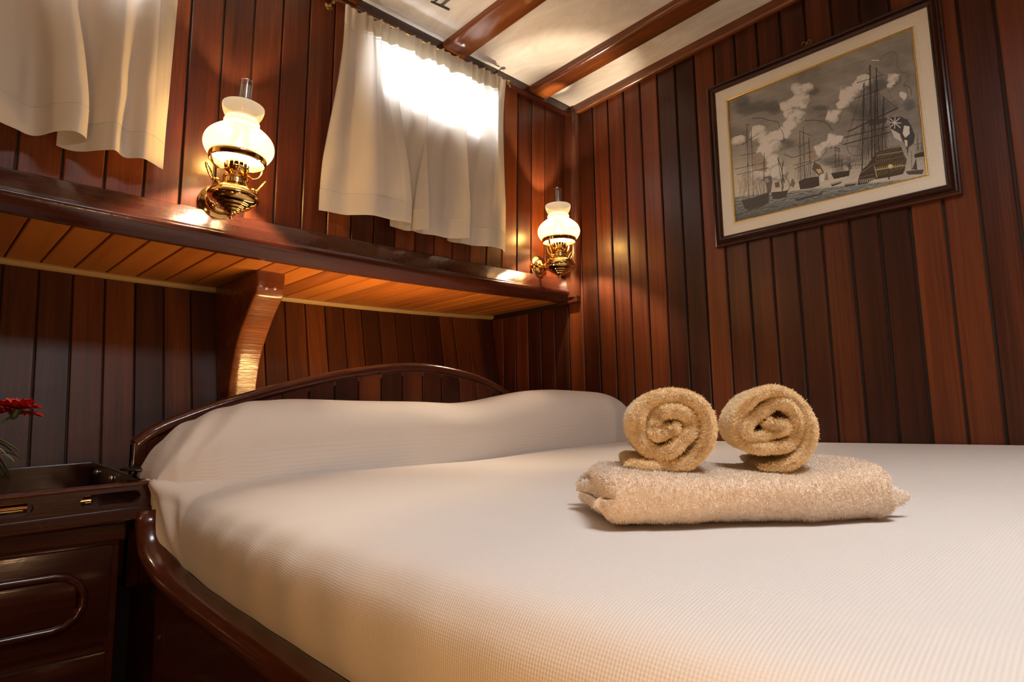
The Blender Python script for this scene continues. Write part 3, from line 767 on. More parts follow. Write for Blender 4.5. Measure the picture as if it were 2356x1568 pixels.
# ------------------------------------------------------------------ bedspread over the mattress
def fbm(x, y, seed=0, oct=4):
    r = np.random.default_rng(seed); out = np.zeros_like(x, dtype=float); a = 1.0
    for o_ in range(oct):
        for _ in range(3):
            th = r.uniform(0, 2*PI); k = 2**o_*r.uniform(.7, 1.3); p = r.uniform(0, 2*PI)
            out += a*np.sin(k*(x*math.cos(th)+y*math.sin(th))+p)
        a *= 0.55
    return out/4
ztop_tab = [(0.5, .829), (0.7, .832), (0.875, .834), (1.23, .8375), (1.61, .8555), (1.80, .862), (1.99, .868)]
ny = 330; Ys = np.r_[np.linspace(-0.9, 0.1, 60)[:-1], np.linspace(0.1, 1.60, ny-59)]
prof_n = 150; rows = []; uvr = []
for y in Ys:
    xb = 0.400 + 0.052*(min(max(y, -0.9), 1.5)-0.5)
    head = float(smstep(y, 1.33, 1.43))                       # the spread bulges where it wraps the bolster end
    xb += 0.012*float(smstep(y, 1.15, 1.45))
    bulge = 0.040 + 0.020*head
    pts = [(xb+0.02, 0.628), (xb+0.004, 0.640), (xb-bulge*0.55, 0.672), (xb-bulge*0.95, 0.712), (xb-bulge*1.05, 0.748+0.01*head), (xb-bulge*0.85-0.017*head, 0.780+0.025*head), (xb-0.010-0.064*head, 0.806+0.034*head),
           (xb+0.045-0.02*head, 0.821+0.030*head), (xb+0.11, 0.8275+0.004*head), (0.70, 0.832)]
    for x in (0.875, 1.05, 1.23, 1.42, 1.61, 1.80, 1.94, 1.99): pts.append((x, float(interp(x, ztop_tab))))
    c = catmull(pts, 1200); d = np.r_[0, np.cumsum(np.linalg.norm(np.diff(c, axis=0), axis=1))]
    tt = np.r_[np.linspace(0, 0.34, 80)[:-1], np.linspace(0.34, d[-1], prof_n-79)]
    q = np.stack([np.interp(tt, d, c[:, 0]), np.interp(tt, d, c[:, 1])], 1)
    rows.append(q); uvr.append(np.stack([tt, np.full_like(tt, y)], 1))
Q = np.array(rows); UV = np.array(uvr); T = UV[..., 0]; YY = UV[..., 1]
side = smstep(T, 0.02, 0.06)*(1-smstep(T, 0.20, 0.30))
wr = 0.0032*np.sin(YY*48+np.sin(T*14+YY*3)*1.4+T*26)*np.exp(-((YY-0.85)/0.35)**2) + 0.0016*fbm(YY*14, T*10, 3)
wr2 = 0.0045*np.sin(YY*120-T*45+fbm(YY*9, T*9, 9))*smstep(YY, 1.28, 1.40)
top = smstep(T, 0.28, 0.5)
X = Q[..., 0]-side*(wr+wr2); Z = Q[..., 1]+top*0.0016*fbm(X*6, YY*6, 5, 3)*(1-smstep(X, 1.7, 1.95)) - 0.010*np.exp(-(((X-0.75)/0.16)**2+((YY-0.40)/0.16)**2))*0.0
P = np.stack([X, YY, Z], -1)
sh = link('bedspread', grid_mesh('bedspread', P, SHEET, True, UV))
tag(sh, 'pale ribbed cotton bedspread stretched over the mattress, tucked in behind the rail', 'bedspread')

# ------------------------------------------------------------------ bolster under the spread
Tt = [(0.386, .838), (0.390, .856), (0.400, .880), (0.419, .911), (0.461, .952), (0.52, .981), (0.582, 1.001), (0.66, 1.008), (0.734, 1.010), (0.951, 1.008), (1.165, 1.002), (1.25, 1.005), (1.324, 1.014), (1.43, 1.033), (1.525, 1.047), (1.65, 1.056), (1.756, 1.0575), (1.84, 1.054), (1.91, 1.043), (1.955, 1.018), (1.98, .985), (1.992, .94)]
tx = catmull(Tt, 260)
na = 84; rows = []; uvs = []
wid_tab = [(0.38, .070), (0.42, .100), (0.5, .118), (0.8, .122), (1.2, .118), (1.6, .128), (1.85, .128), (1.95, .10), (1.99, .05)]
yc_tab = [(0.38, 1.492), (0.6, 1.486), (1.4, 1.482), (1.6, 1.474), (1.8, 1.46), (1.9, 1.440), (1.99, 1.41)]
for (x, zt) in tx:
    yc = float(interp(x, yc_tab)); w = float(interp(x, wid_tab)); zt = 0.95+(zt-0.95)*yc/1.48
    zb = float(interp(x, [(0.38, .822), (0.42, .822), (0.5, .826)]+ztop_tab[1:]))+0.001
    zb = min(zb, zt-0.012); zc = zb+(zt-zb)*0.42
    r = []
    for k in range(na):
        a = -0.10*PI - 0.0 + (1.20*PI)*k/(na-1)      # from back-low over the top to front-low
        ca, sa = math.cos(a), math.sin(a); e = 2/2.35
        yy = yc + w*math.copysign(abs(ca)**e, ca)
        hh = (zt-zc) if sa >= 0 else (zc-zb)*3.4
        zz = zc + hh*math.copysign(abs(sa)**e, sa)
        if sa < 0 and ca < 0: yy += abs(sa)*(0.02*float(smstep(x, 1.15, 1.5)) - 0.09*(1-float(smstep(x, 1.0, 1.4)))*float(smstep(x, 0.45, 0.62)))
        r.append((x, min(yy, 1.606), max(zz, zb-0.01)))
    rows.append(r); uvs.append([(x, 1.2+k*0.0045) for k in range(na)])
P = np.array(rows); UV = np.array(uvs)
X = P[..., 0]; K = np.linspace(0, 1, na)[None, :]*np.ones_like(X)
lw = 1-smstep(X, 0.42, 0.70)
wv = lw*(0.0045*np.sin(K*30+X*70+1.5*np.sin(K*5))*smstep(K, 0.15, 0.4)*(0.4+0.6*smstep(X, .40, .46)) )
wv += 0.0022*fbm(X*9, K*7, 11, 3)*smstep(X, 0.45, 0.6)*(1-smstep(X, 1.85, 1.97)) + 0.0018*np.sin(X*14+K*9)*np.exp(-((K-0.55)/0.2)**2)*(1-smstep(X, 1.8, 1.95))
P[..., 2] += wv*0.9; P[..., 1] -= wv*0.7
bo = link('bolster', grid_mesh('bolster', P, SHEET, True, UV))
tag(bo, 'long bolster pillow wrapped in the pale spread, lying along the headboard', 'pillow')

# ------------------------------------------------------------------ towels
def blades(P0, Nn, L0, W0, droop, rng, lean=0.55):
    n = len(P0)
    rnd = rng.normal(size=(n, 3)); rnd /= np.linalg.norm(rnd, axis=1)[:, None]
    D = Nn + lean*rnd; D /= np.linalg.norm(D, axis=1)[:, None]
    S = np.cross(D, rng.normal(size=(n, 3))); S /= np.linalg.norm(S, axis=1)[:, None]
    Ln = (L0*(0.55+0.75*rng.random(n)))[:, None]; Wd = W0*(0.7+0.6*rng.random(n))[:, None]
    cur = rng.normal(size=(n, 3))*0.55
    a = P0 - S*Wd/2 - D*0.001; b = P0 + S*Wd/2 - D*0.001
    m = P0 + D*Ln*0.6; m1 = m - S*Wd*0.55; m2 = m + S*Wd*0.55
    t = m + (D+cur)*Ln*0.45; t[:, 2] -= droop*Ln[:, 0]
    V = np.stack([a, b, m1, m2, t], 1).reshape(-1, 3)
    base = np.arange(n)[:, None]*5
    F = np.concatenate([base+np.array([[0, 1, 3]]), base+np.array([[0, 3, 2]]), base+np.array([[2, 3, 4]])], 0)
    return V, F
def tri_obj(name, V, F, mat, parent, kind=None):
    me = bpy.data.meshes.new(name); me.vertices.add(len(V)); me.vertices.foreach_set('co', V.reshape(-1).astype(np.float32))
    me.loops.add(F.size); me.loops.foreach_set('vertex_index', F.reshape(-1).astype(np.int32))
    me.polygons.add(len(F)); me.polygons.foreach_set('loop_start', np.arange(0, F.size, 3, dtype=np.int32)); me.update(calc_edges=True)
    me.materials.append(mat); o = link(name, me, parent)
    if kind: o['kind'] = kind
    return o
def sample(P, closed_u, n, rng, wfun=None):
    """random points + normals on grid P(n,m,3)"""
    Pn = P if not closed_u else np.vstack([P, P[:1]])
    a = Pn[:-1, :-1]; b = Pn[1:, :-1]; c = Pn[1:, 1:]; d = Pn[:-1, 1:]
    nr = np.cross(c-a, d-b); ar = np.linalg.norm(nr, axis=2)/2
    w = ar.copy()
    if wfun is not None: w = w*wfun
    p = (w/w.sum()).reshape(-1); idx = rng.choice(p.size, n, p=p)
    i, j = np.unravel_index(idx, w.shape); u = rng.random((n, 1)); v = rng.random((n, 1))
    pts = a[i, j]*(1-u)*(1-v)+b[i, j]*u*(1-v)+c[i, j]*u*v+d[i, j]*(1-u)*v
    nn = nr[i, j]/(np.linalg.norm(nr[i, j], axis=1)[:, None]+1e-12)
    return pts, nn
def towel_roll(loc, ang, label, turns, R, th, squash, seed, tail, phase, L=0.20, blots=(), nb=72000):
    root = empty('rolled_towel', loc, (0, 0, ang)); tag(root, label, 'towel', 'rolled towels on the folded towel')
    rng = np.random.default_rng(seed)
    # local axes: +X = roll axis (away from the viewer), Y = left, Z = up. Spiral in the YZ plane.
    n = 420; t = np.linspace(0, 1, n); th_ = phase - turns*2*PI*t        # t=0 outer end
    rad = (R-th/2) - (R-th/2-th*0.35)*(t**0.93)
    wob = 0.0030*np.sin(th_*2.0+seed)+0.0022*np.sin(th_*3.1+2*seed)
    rad = np.maximum(rad + wob*np.sin(PI*t), th*0.3)
    cy = rad*np.cos(th_); cz = rad*np.sin(th_)*squash
    for (k0, k1, ay, az) in blots:                                       # crumple the inner turns
        b = np.exp(-((t-k0)/k1)**2); cy += ay*b; cz += az*b
    if tail:                                                             # flat free end lying under the roll
        m = 46; y_ = np.linspace(tail, 0, m, endpoint=False)
        z_ = np.full(m, cz[0]) + 0.004*(y_/tail)**2
        cy = np.r_[cy[0]+y_, cy]; cz = np.r_[z_, cz]
    Cn = np.stack([cy, cz], 1); n = len(Cn)
    tg = np.gradient(Cn, axis=0); tg /= np.linalg.norm(tg, axis=1)[:, None]; nm = np.stack([-tg[:, 1], tg[:, 0]], 1)
    ax = [(-0.0005, 0.25), (0.0, 0.62), (0.002, 0.86), (0.0055, 0.98), (0.012, 1.0), (0.03, 1.0), (0.07, 1.0), (0.12, 1.0), (0.17, 1.0), (L-0.004, 1.0), (L, 0.5)]
    hth = th/2*np.ones(n); hth[:8] *= np.linspace(0.3, 1, 8); hth[-8:] *= np.linspace(1, 0.5, 8)
    jag = 0.0035*np.sin(np.linspace(0, 40, n)+seed)+0.002*np.sin(np.linspace(0, 97, n))
    loop = []
    for side_ in (1, -1):
        seq = range(n) if side_ == 1 else range(n-1, -1, -1)
        for i in seq: loop.append((i, side_))
    P = np.zeros((len(loop), len(ax), 3))
    for a_, (x, s) in enumerate(ax):
        for q, (i, sd) in enumerate(loop):
            c = Cn[i] + nm[i]*hth[i]*sd*s*0.93
            P[q, a_] = (x + jag[i]*math.exp(-x/0.02), c[0], c[1])
    me = grid_mesh('terry_cloth', P, TERRY_R, True, None, True)
    core = link('terry_cloth', me, root)
    # front edge face strip
    E = np.zeros((n, 2, 3)); 
    for i in range(n):
        for s_, sd in enumerate((1, -1)):
            c = Cn[i]+nm[i]*hth[i]*sd*0.93*0.25; E[i, s_] = (-0.0005+jag[i], c[0], c[1])
    link('rolled_edge', grid_mesh('rolled_edge', E, TERRY_R, True), root)
    w = np.zeros((len(loop), len(ax)-1)); w[:, :5] = [2.2, 2.2, 1.8, 1.3, 0.7]
    for q, (i, sd) in enumerate(loop):
        outer = i < n/turns*1.15
        if outer: w[q, 5:] = 0.75
        elif sd: w[q, 5:] = 0.03
    p1, n1 = sample(P, True, nb, rng, w)
    # orient normals outwards from the sheet centre line
    p2, n2 = sample(E, False, nb//5, rng)
    n2[:] = (-1, 0, 0)
    cc = Cn[None]; 
    ti = np.zeros(len(p1), int)
    for s0 in range(0, len(p1), 4000):
        dd = ((p1[s0:s0+4000, None, 1:]-cc)**2).sum(2); ti[s0:s0+4000] = dd.argmin(1)
    outv = p1[:, 1:]-Cn[ti]; dirn = np.c_[np.where(p1[:, 0] < 0.006, -0.006, 0), outv]
    sg = np.sign((n1*dirn).sum(1)); sg[sg == 0] = 1; n1 = n1*sg[:, None]
    V1, F1 = blades(p1, n1, 0.0027, 0.0008, 0.12, rng); V2, F2 = blades(p2, n2, 0.0034, 0.0008, 0.15, rng)
    tri_obj('terry_pile', np.vstack([V1, V2]), np.vstack([F1, F2+len(V1)]), TERRY_R, root, 'stuff')
    return root
a1, a2 = math.radians(37), math.radians(31)
towel_roll((0.630, 0.378, 0.9395), a1, 'left rolled beige terry towel with neat spiral end, flat tail tucked beneath it', 2.30, 0.0590, 0.0152, 0.92, 3, 0.050, -PI/2, 0.20, ((0.86, 0.06, 0.004, 0.004),))
towel_roll((0.713, 0.294, 0.9395), a2, 'right rolled beige terry towel with loose crumpled core, leaning on the other roll', 2.6, 0.0530, 0.0115, 1.07, 8, 0, -PI*0.40, 0.20, ((0.55, 0.07, -0.005, 0.004), (0.72, 0.05, 0.009, -0.004), (0.84, 0.05, -0.007, 0.006), (0.93, 0.04, 0.006, -0.006)))

# folded towel underneath
u_ang = math.atan2(-0.228, 0.252)
base = empty('folded_towel', (0.668, 0.292, 0.833), (0, 0, u_ang)); tag(base, 'folded beige terry towel lying flat on the bed under the two rolled towels', 'towel')
def slabP(L, D, H, x0, y0, z0, nu=90, na=64, sag=0.0, seed=1, droop_r=0.0):
    re = 0.55*H/2; ph_ = np.linspace(0, PI/2, 9)[1:]; m = nu-18
    st = [(x, 1.0) for x in np.linspace(-(L/2-re), L/2-re, m)]
    e1 = [(L/2-re+re*math.sin(p), 1-0.55*(1-math.cos(p))) for p in ph_] + [(L/2, 0.03)]
    st = [(-x, e) for x, e in e1[::-1]]+st+e1; nu = len(st)
    P = np.zeros((nu, na, 3))
    for i, (xx, ee) in enumerate(st):
        s = xx/(L/2)
        for k in range(na):
            a = 2*PI*k/na; ca, sa = math.cos(a), math.sin(a)
            y = D/2*math.copysign(abs(ca)**0.42, ca)*(0.94+0.06*ee); z = H/2*math.copysign(abs(sa)**0.72, sa)*ee
            x = s*L/2*(1-0.03*abs(sa)**2)
            if sa > 0: z -= sag*sa*(math.exp(-((s+0.35)/0.35)**2)*0.8+math.exp(-((s-0.28)/0.33)**2))*ee - 0.004*sa*math.exp(-((s-0.88)/0.12)**2)
            x += 0.006*math.sin(3*a+seed)*s
            P[i, k] = (x0+x, y0+y+0.003*math.sin(s*7+seed), z0+H/2+z)
    P += 0.0016*fbm(P[..., 0]*90, P[..., 1]*90+P[..., 2]*70, seed, 3)[..., None]
    P[..., 2] = np.maximum(P[..., 2], 0.0)
    return np.concatenate([P, P[:, :1]], 1)
def terry_slab(P, n, parent, seed, name='terry_fold'):
    rng = np.random.default_rng(seed)
    link(name, grid_mesh(name, P, TERRY_B, True), parent)
    p, nn = sample(P, False, n, rng); c = P.reshape(-1, 3).mean(0)
    cc = np.stack([p[:, 0]*0.93, np.full(len(p), c[1]), np.full(len(p), c[2])], 1)
    sg = np.sign((nn*(p-cc)).sum(1)); sg[sg == 0] = 1
    keep = p[:, 2] > 0.0025
    V, F = blades(p[keep], (nn*sg[:, None])[keep], 0.0025, 0.0008, 0.25, rng, 0.7)
    V[:, 2] = np.maximum(V[:, 2], 0.0004)
    tri_obj('terry_pile', V, F, TERRY_B, parent, 'stuff')
terry_slab(slabP(0.318, 0.20, 0.061, -0.004, 0.10, 0.0, sag=0.008, seed=2), 110000, base, 2)
terry_slab(slabP(0.352, 0.15, 0.034, 0.006, 0.105, 0.006, sag=0.0, seed=5, nu=70, na=48), 22000, base, 6, 'inner_fold')

# ------------------------------------------------------------------ picture
FY = dict(o=(0.9715, 0.2640, 1.5355, 2.128))
pic = empty('framed_picture', (1.998, 0.6175, 1.83)); tag(pic, 'framed engraving of sailing warships under a cloudy sky, cream slip and dark wood frame', 'picture')
# local axes of the picture: a = along -Y (left to right as seen), b = up, c = out of the wall (-X)
def pf(a, b, c): return (-c, -a, b)
W2, H2 = (0.9715-0.2640)/2, (2.128-1.5355)/2
def rectframe(prof, mat, name, parent, a0, b0, matz=None):
    """prof: (inset, depth) closed loop; four mitred sides, each an own mesh"""
    n = len(prof)
    cs = [(-1, -1), (1, -1), (1, 1), (-1, 1)]
    outs = []
    for s in range(4):
        (sa, sb), (ta, tb) = cs[s], cs[(s+1) % 4]
        vs = [pf(sa*(a0-i), sb*(b0-i), d) for i, d in prof] + [pf(ta*(a0-i), tb*(b0-i), d) for i, d in prof]
        fs = [(k, (k+1) % n, n+(k+1) % n, n+k) for k in range(n)] + [tuple(range(n)), tuple(range(n, 2*n))[::-1]]
        outs.append(MB().add(vs, fs).obj(name, (matz if (matz and s in (1, 3)) else mat), parent, 40))
    return outs
fr = [(0, 0.0), (0, 0.010), (0.002, 0.014), (0.006, 0.0155), (0.009, 0.013), (0.0105, 0.009), (0.0145, 0.010), (0.0185, 0.018), (0.022, 0.0225), (0.0255, 0.0225), (0.0275, 0.019), (0.0290, 0.0175), (0.0315, 0.0185), (0.0335, 0.0165), (0.0335, 0.0)]
rectframe(fr, MAH_FRAME, 'frame_side', pic, W2, H2, MAH_FRAME_Z)
sl = [(0, 0.0), (0, 0.015), (0.004, 0.0155), (0.030, 0.0115), (0.031, 0.0125), (0.0345, 0.0125), (0.0355, 0.0105), (0.0385, 0.0105), (0.0385, 0.0)]
rectframe(sl, MATC, 'cream_slip', pic, W2-0.0335, H2-0.0335)
gd = [(0, 0.0), (0, 0.0118), (0.0015, 0.0128), (0.004, 0.0118), (0.0055, 0.0090), (0.0055, 0.0)]
rectframe(gd, GOLD, 'gilt_slip', pic, W2-0.072, H2-0.072)
pw, phh = W2-0.0775, H2-0.0775

# ---- the print: a flat sheet coloured point by point
NX, NY = 600, 560
U, Vv = np.meshgrid(np.linspace(0, 1, NX), np.linspace(0, 1, NY), indexing='ij')   # v down
# print coordinates are read in a 1764x1568 drawing grid, mapped from the unit square by this homography
src = [(0, 0), (1, 0), (1, 1), (0, 1)]; dst = [(50, 562), (1453, 35), (1580, 1100), (122, 1442)]
Am = []; bv = []
for (u, v), (x, y) in zip(src, dst):
    Am += [[u, v, 1, 0, 0, 0, -u*x, -v*x], [0, 0, 0, u, v, 1, -u*y, -v*y]]; bv += [x, y]
Hm = np.append(np.linalg.solve(np.array(Am, float), np.array(bv, float)), 1).reshape(3, 3)
w_ = Hm[2, 0]*U+Hm[2, 1]*Vv+1; GXp = (Hm[0, 0]*U+Hm[0, 1]*Vv+Hm[0, 2])/w_; GYp = (Hm[1, 0]*U+Hm[1, 1]*Vv+Hm[1, 2])/w_
hor = 1262 - 0.098*(GXp-110)        # sea horizon in drawing coordinates
f1 = fbm(GXp/90, GYp/48, 21, 5); f2 = fbm(GXp/34, GYp/26, 22, 4); f3 = fbm(GXp/6, GYp/5, 23, 3)
img = np.ones((NX, NY, 3))*np.array([0.155, 0.140, 0.120])
img *= (1 + 0.30*f1 + 0.14*f2)[..., None]
lowsky = smstep(GYp, 800, 1230); img = img*(1-0.5*lowsky[..., None]) + np.array([0.38, 0.34, 0.27])*0.7*lowsky[..., None]
def blob(x, y, rx, ry, col, a=1.0, soft=0.35, rag=0.35):
    global img
    d = np.sqrt(((GXp-x)/rx)**2+((GYp-y)/ry)**2) + rag*0.35*f2 + 0.05*f3
    m = (1-smstep(d, 1-soft, 1.0))*a
    sh_ = np.clip(1.0 - 0.35*((GYp-y)/ry + (GXp-x)/rx*0.7), 0.45, 1.35)
    img = img*(1-m[..., None]) + (np.array(col)*sh_[..., None])*m[..., None]
DK = (0.055, 0.057, 0.056); MD = (0.12, 0.118, 0.108); LT = (0.50, 0.47, 0.40)
for x, y, rx, ry in ((180, 620, 120, 70), (290, 600, 140, 55), (400, 600, 90, 70), (460, 560, 50, 50), (700, 490, 60, 50), (760, 610, 90, 30), (1250, 280, 90, 50), (1440, 590, 70, 60), (1150, 600, 260, 130), (900, 1000, 200, 50), (480, 880, 110, 60), (1180, 450, 120, 60), (150, 560, 80, 60)):
    blob(x, y, rx, ry, DK if (x+y) % 3 else MD, 0.75, 0.6)
CL = ((130, 850, 45), (290, 800, 60), (350, 850, 55), (400, 900, 55), (340, 930, 60), (420, 820, 45), (480, 790, 42), (530, 740, 40), (560, 690, 45), (600, 660, 40), (500, 600, 42), (560, 570, 52), (620, 560, 55), (600, 480, 50), (650, 470, 42), (520, 650, 36),
                (850, 680, 45), (890, 655, 38), (930, 580, 42), (960, 530, 48), (1010, 490, 42), (1050, 450, 40), (1100, 410, 48), (860, 850, 50), (815, 880, 40), (900, 840, 36), (760, 920, 45), (1330, 400, 42), (1310, 440, 30), (1400, 520, 30), (380, 1000, 60), (300, 1080, 70), (440, 1090, 60))
D = np.full(GXp.shape, -9.0)
wx = GXp+12*f2+2*f3; wy = GYp+8*np.sin(GXp/21+f2*2)+6*f2
for x, y, r in CL: D = np.maximum(D, 1-np.hypot((wx-x)/(r*1.38), (wy-y)/(r*1.05)))
gx = np.gradient(D, axis=0)*NX/1400; gy = np.gradient(D, axis=1)*NY/950
m = smstep(D+0.10*f2, 0.0, 0.10)
br = np.clip(0.26+0.22*smstep(D, 0, 0.6)+5.0*(gx+gy*0.9)-0.10*f2+0.02*f3+0.07*f1, 0.09, 0.60)
img = img*(1-m[..., None]*0.95)+np.stack([br, br*0.95, br*0.83], -1)*m[..., None]*0.95
for x, y, rx, ry in ((640, 560, 60, 40), (560, 690, 40, 40), (950, 660, 80, 40), (330, 1000, 60, 50), (470, 900, 60, 40), (1060, 560, 90, 60)): blob(x, y, rx, ry, (0.16, 0.15, 0.13), 0.6, 0.8)
# sea
sea = smstep(GYp-hor, -6, 6)
wav = 0.5+0.5*np.sin((GYp-hor)*0.30+2.5*fbm(GXp/28, GYp/9, 31, 4)*2); dep = np.clip((GYp-hor)/200, 0, 1)
seac = np.array([0.13, 0.135, 0.125])*(0.55+0.75*wav*(1-0.6*dep)+0.25*f3)[..., None]*(1.15-0.75*dep)[..., None]
img = img*(1-sea[..., None])+seac*sea[..., None]
img *= (1+0.10*np.sin((GXp*0.55+GYp)*0.9))[..., None]*(1+0.08*f3[..., None])       # engraving hatch
def line(x0, y0, x1, y1, w=3, col=(0.018, 0.014, 0.012), a=0.95):
    global img
    dx, dy = x1-x0, y1-y0; L2 = dx*dx+dy*dy; t = np.clip(((GXp-x0)*dx+(GYp-y0)*dy)/L2, 0, 1)
    d = np.hypot(GXp-x0-t*dx, GYp-y0-t*dy); m = (1-smstep(d, w*0.5-0.6, w*0.5+1.4))*a
    img = img*(1-m[..., None])+np.array(col)*m[..., None]
def poly(pts, col, a=1.0, tex=0.0):
    global img
    ins = np.zeros(GXp.shape, bool); n = len(pts)
    for i in range(n):
        (xa, ya), (xb, yb) = pts[i], pts[(i+1) % n]
        c = ((ya > GYp) != (yb > GYp)) & (GXp < (xb-xa)*(GYp-ya)/((yb-ya) or 1e-9)+xa); ins ^= c
    m = ins*a; cc = np.array(col)*(1+tex*f3+tex*np.sin((GYp+GXp*0.2)*0.5))[..., None]
    img = img*(1-m[..., None])+cc*m[..., None]
def curve(pts, w, col=(0.03, 0.025, 0.02), a=0.9):
    c = catmull(pts, len(pts)*4)
    for i in range(len(c)-1): line(*c[i], *c[i+1], w, col, a)
HULL = (0.030, 0.024, 0.018)
def ship(hull, masts, yards, sail=None, rig=True, a=0.9, w=4):
    if sail: poly(sail, (0.20, 0.15, 0.11), 0.85, 0.2)
    for x0, y0, x1, y1 in masts:
        line(x0, y0, x1, y1, w, a=a)
        if rig:
            for k in (-0.13, -0.07, 0.06, 0.12):
                line(x0, y0+abs(y1-y0)*0.12, x1+k*(y1-y0), y1, 1.4, (0.05, 0.04, 0.035), 0.55)
                line((x0+x1)/2, (y0+y1)/2, x1+k*1.2*(y1-y0), y1, 1.4, (0.04, 0.032, 0.028), 0.6)
    for y_ in yards: line(*y_, w*0.9, a=a)
    poly(hull, HULL, 1.0, 0.35)
# left ship
ship([(160, 1285), (240, 1270), (370, 1225), (372, 1300), (330, 1330), (215, 1362), (185, 1345)], [(192, 735, 215, 1275), (226, 760, 252, 1255), (330, 940, 330, 1240)],
     [(105, 1060, 340, 1010), (120, 1100, 360, 1050), (160, 880, 285, 800), (150, 960, 270, 940), (190, 735, 215, 735)], [(245, 965), (300, 930), (350, 1000), (352, 1080), (250, 1070)])
for k in range(14): line(130+k*18, 1130+(k % 3)*20, 165+k*16, 1290-k*4, 3, (0.04, 0.03, 0.025), 0.6)
poly([(325, 1120), (385, 1105), (396, 1150), (385, 1230), (360, 1240), (350, 1180)], (0.05, 0.045, 0.045), 0.9, 0.4)
poly([(335, 1130), (365, 1125), (370, 1150), (345, 1160)], (0.25, 0.22, 0.19), 0.7)
poly([(160, 1100), (215, 1085), (225, 1180), (185, 1230)], (0.18, 0.14, 0.11), 0.45, 0.3); poly([(230, 1090), (300, 1075), (310, 1170), (250, 1230)], (0.20, 0.16, 0.13), 0.4, 0.3)
# lugger
ship([(388, 1228), (470, 1222), (518, 1212), (505, 1262), (440, 1278), (400, 1275)], [(435, 975, 478, 1225), (470, 1010, 470, 1225)], [], None, False)
curve([(436, 975), (470, 1080), (480, 1200)], 6); curve([(470, 1100), (510, 1130), (530, 1190), (500, 1225)], 4); curve([(480, 1000), (470, 1080), (490, 1160)], 5)
poly([(412, 1160), (450, 1150), (452, 1190), (420, 1195)], (0.04, 0.035, 0.03), 0.9)
# middle ship
ship([(596, 1150), (640, 1128), (752, 1112), (758, 1180), (700, 1198), (610, 1208)], [(602, 790, 612, 1150), (628, 755, 645, 1140), (672, 830, 690, 1125)],
     [(555, 1030, 690, 1000), (560, 1060, 770, 985), (590, 900, 680, 860), (600, 960, 700, 930), (600, 780, 690, 815)], [(665, 915), (705, 888), (732, 940), (730, 1000), (670, 985)])
for k in range(12): line(590+k*14, 1030+(k % 3)*12, 605+k*12, 1145, 4, (0.035, 0.03, 0.026), 0.7)
poly([(715, 1005), (760, 1030), (792, 1080), (775, 1125), (735, 1090), (700, 1060)], (0.05, 0.04, 0.035), 0.9, 0.4); poly([(728, 1060), (765, 1058), (778, 1085), (750, 1090)], (0.50, 0.27, 0.13), 0.9)
poly([(760, 1100), (790, 1090), (790, 1150), (765, 1150)], (0.55, 0.52, 0.45), 0.7)
# far ship
ship([(845, 1090), (900, 1080), (992, 1068), (985, 1108), (870, 1132)], [(876, 900, 885, 1100), (930, 960, 930, 1085), (905, 940, 908, 1090)], [(835, 1010, 960, 990), (840, 1050, 1000, 1020), (850, 960, 920, 955)], [(920, 970), (960, 962), (972, 1000), (925, 1010)], True, 0.85, 3)
poly([(868, 895), (912, 905), (914, 935), (872, 925)], (0.06, 0.05, 0.045), 0.9); line(868, 912, 914, 922, 2, (0.3, 0.28, 0.25)); line(890, 900, 892, 930, 2, (0.3, 0.28, 0.25))
poly([(965, 1020), (995, 1010), (1006, 1050), (985, 1075)], (0.06, 0.05, 0.045), 0.9)
for k in range(7): line(855+k*17, 1030+(k % 2)*12, 862+k*16, 1095, 3, (0.04, 0.033, 0.03), 0.6)
# small craft, rowing boats
poly([(795, 1140), (812, 1070), (828, 1138)], (0.10, 0.09, 0.075), 0.8, 0.3); poly([(530, 1180), (548, 1125), (572, 1160), (560, 1195)], (0.04, 0.035, 0.03), 0.8)
for (xa, ya, xb, yb) in ((575, 1285, 785, 1240), (845, 1178, 932, 1158), (948, 1180, 1046, 1168)):
    poly([(xa, ya-6), (xb, yb-6), (xb-14, yb+8), (xa+10, ya+8)], (0.025, 0.022, 0.02), 0.95)
    for k in range(10):
        t = (k+0.5)/10; line(xa+(xb-xa)*t, ya+(yb-ya)*t-16, xa+(xb-xa)*t+4, ya+(yb-ya)*t-2, 3, (0.06, 0.05, 0.045), 0.8)
# right-edge vessels
ship([(1485, 950), (1555, 930), (1565, 965), (1490, 978)], [(1510, 800, 1515, 960), (1540, 830, 1545, 950)], [(1480, 880, 1560, 865)], None, True, 0.8, 3)
poly([(1470, 1060), (1500, 980), (1512, 1065)], (0.03, 0.026, 0.024), 0.95); poly([(1420, 1075), (1560, 1060), (1550, 1095), (1440, 1100)], (0.035, 0.03, 0.026), 0.95, 0.3); line(1465, 930, 1468, 1070, 3)
# the great ship
for (x0, y0, x1, y1, wd) in ((1093, 430, 1085, 1060, 9), (1138, 300, 1160, 1010, 10), (1186, 315, 1215, 940, 8), (1246, 530, 1240, 925, 8), (1180, 480, 1180, 980, 8)):
    line(x0, y0, x1, y1, wd)
    for k in (-0.16, -0.12, -0.08, -0.04, 0.05, 0.09, 0.13):
        line(x0, y0+(y1-y0)*0.1, x1+k*(y1-y0), y1-20, 2.0, (0.035, 0.028, 0.025), 0.65)
        line(x0, y0+(y1-y0)*0.45, x1+k*(y1-y0)*0.8, y1, 2.4, (0.03, 0.024, 0.02), 0.7)
for yv in ((975, 785, 1355, 612, 8), (942, 828, 1330, 738, 6), (936, 880, 1300, 788, 7), (1022, 542, 1210, 482, 5), (1038, 428, 1242, 366, 4), (1075, 362, 1140, 358, 3), (960, 1040, 1110, 1020, 3), (1000, 700, 1440, 695, 3)): line(*yv)
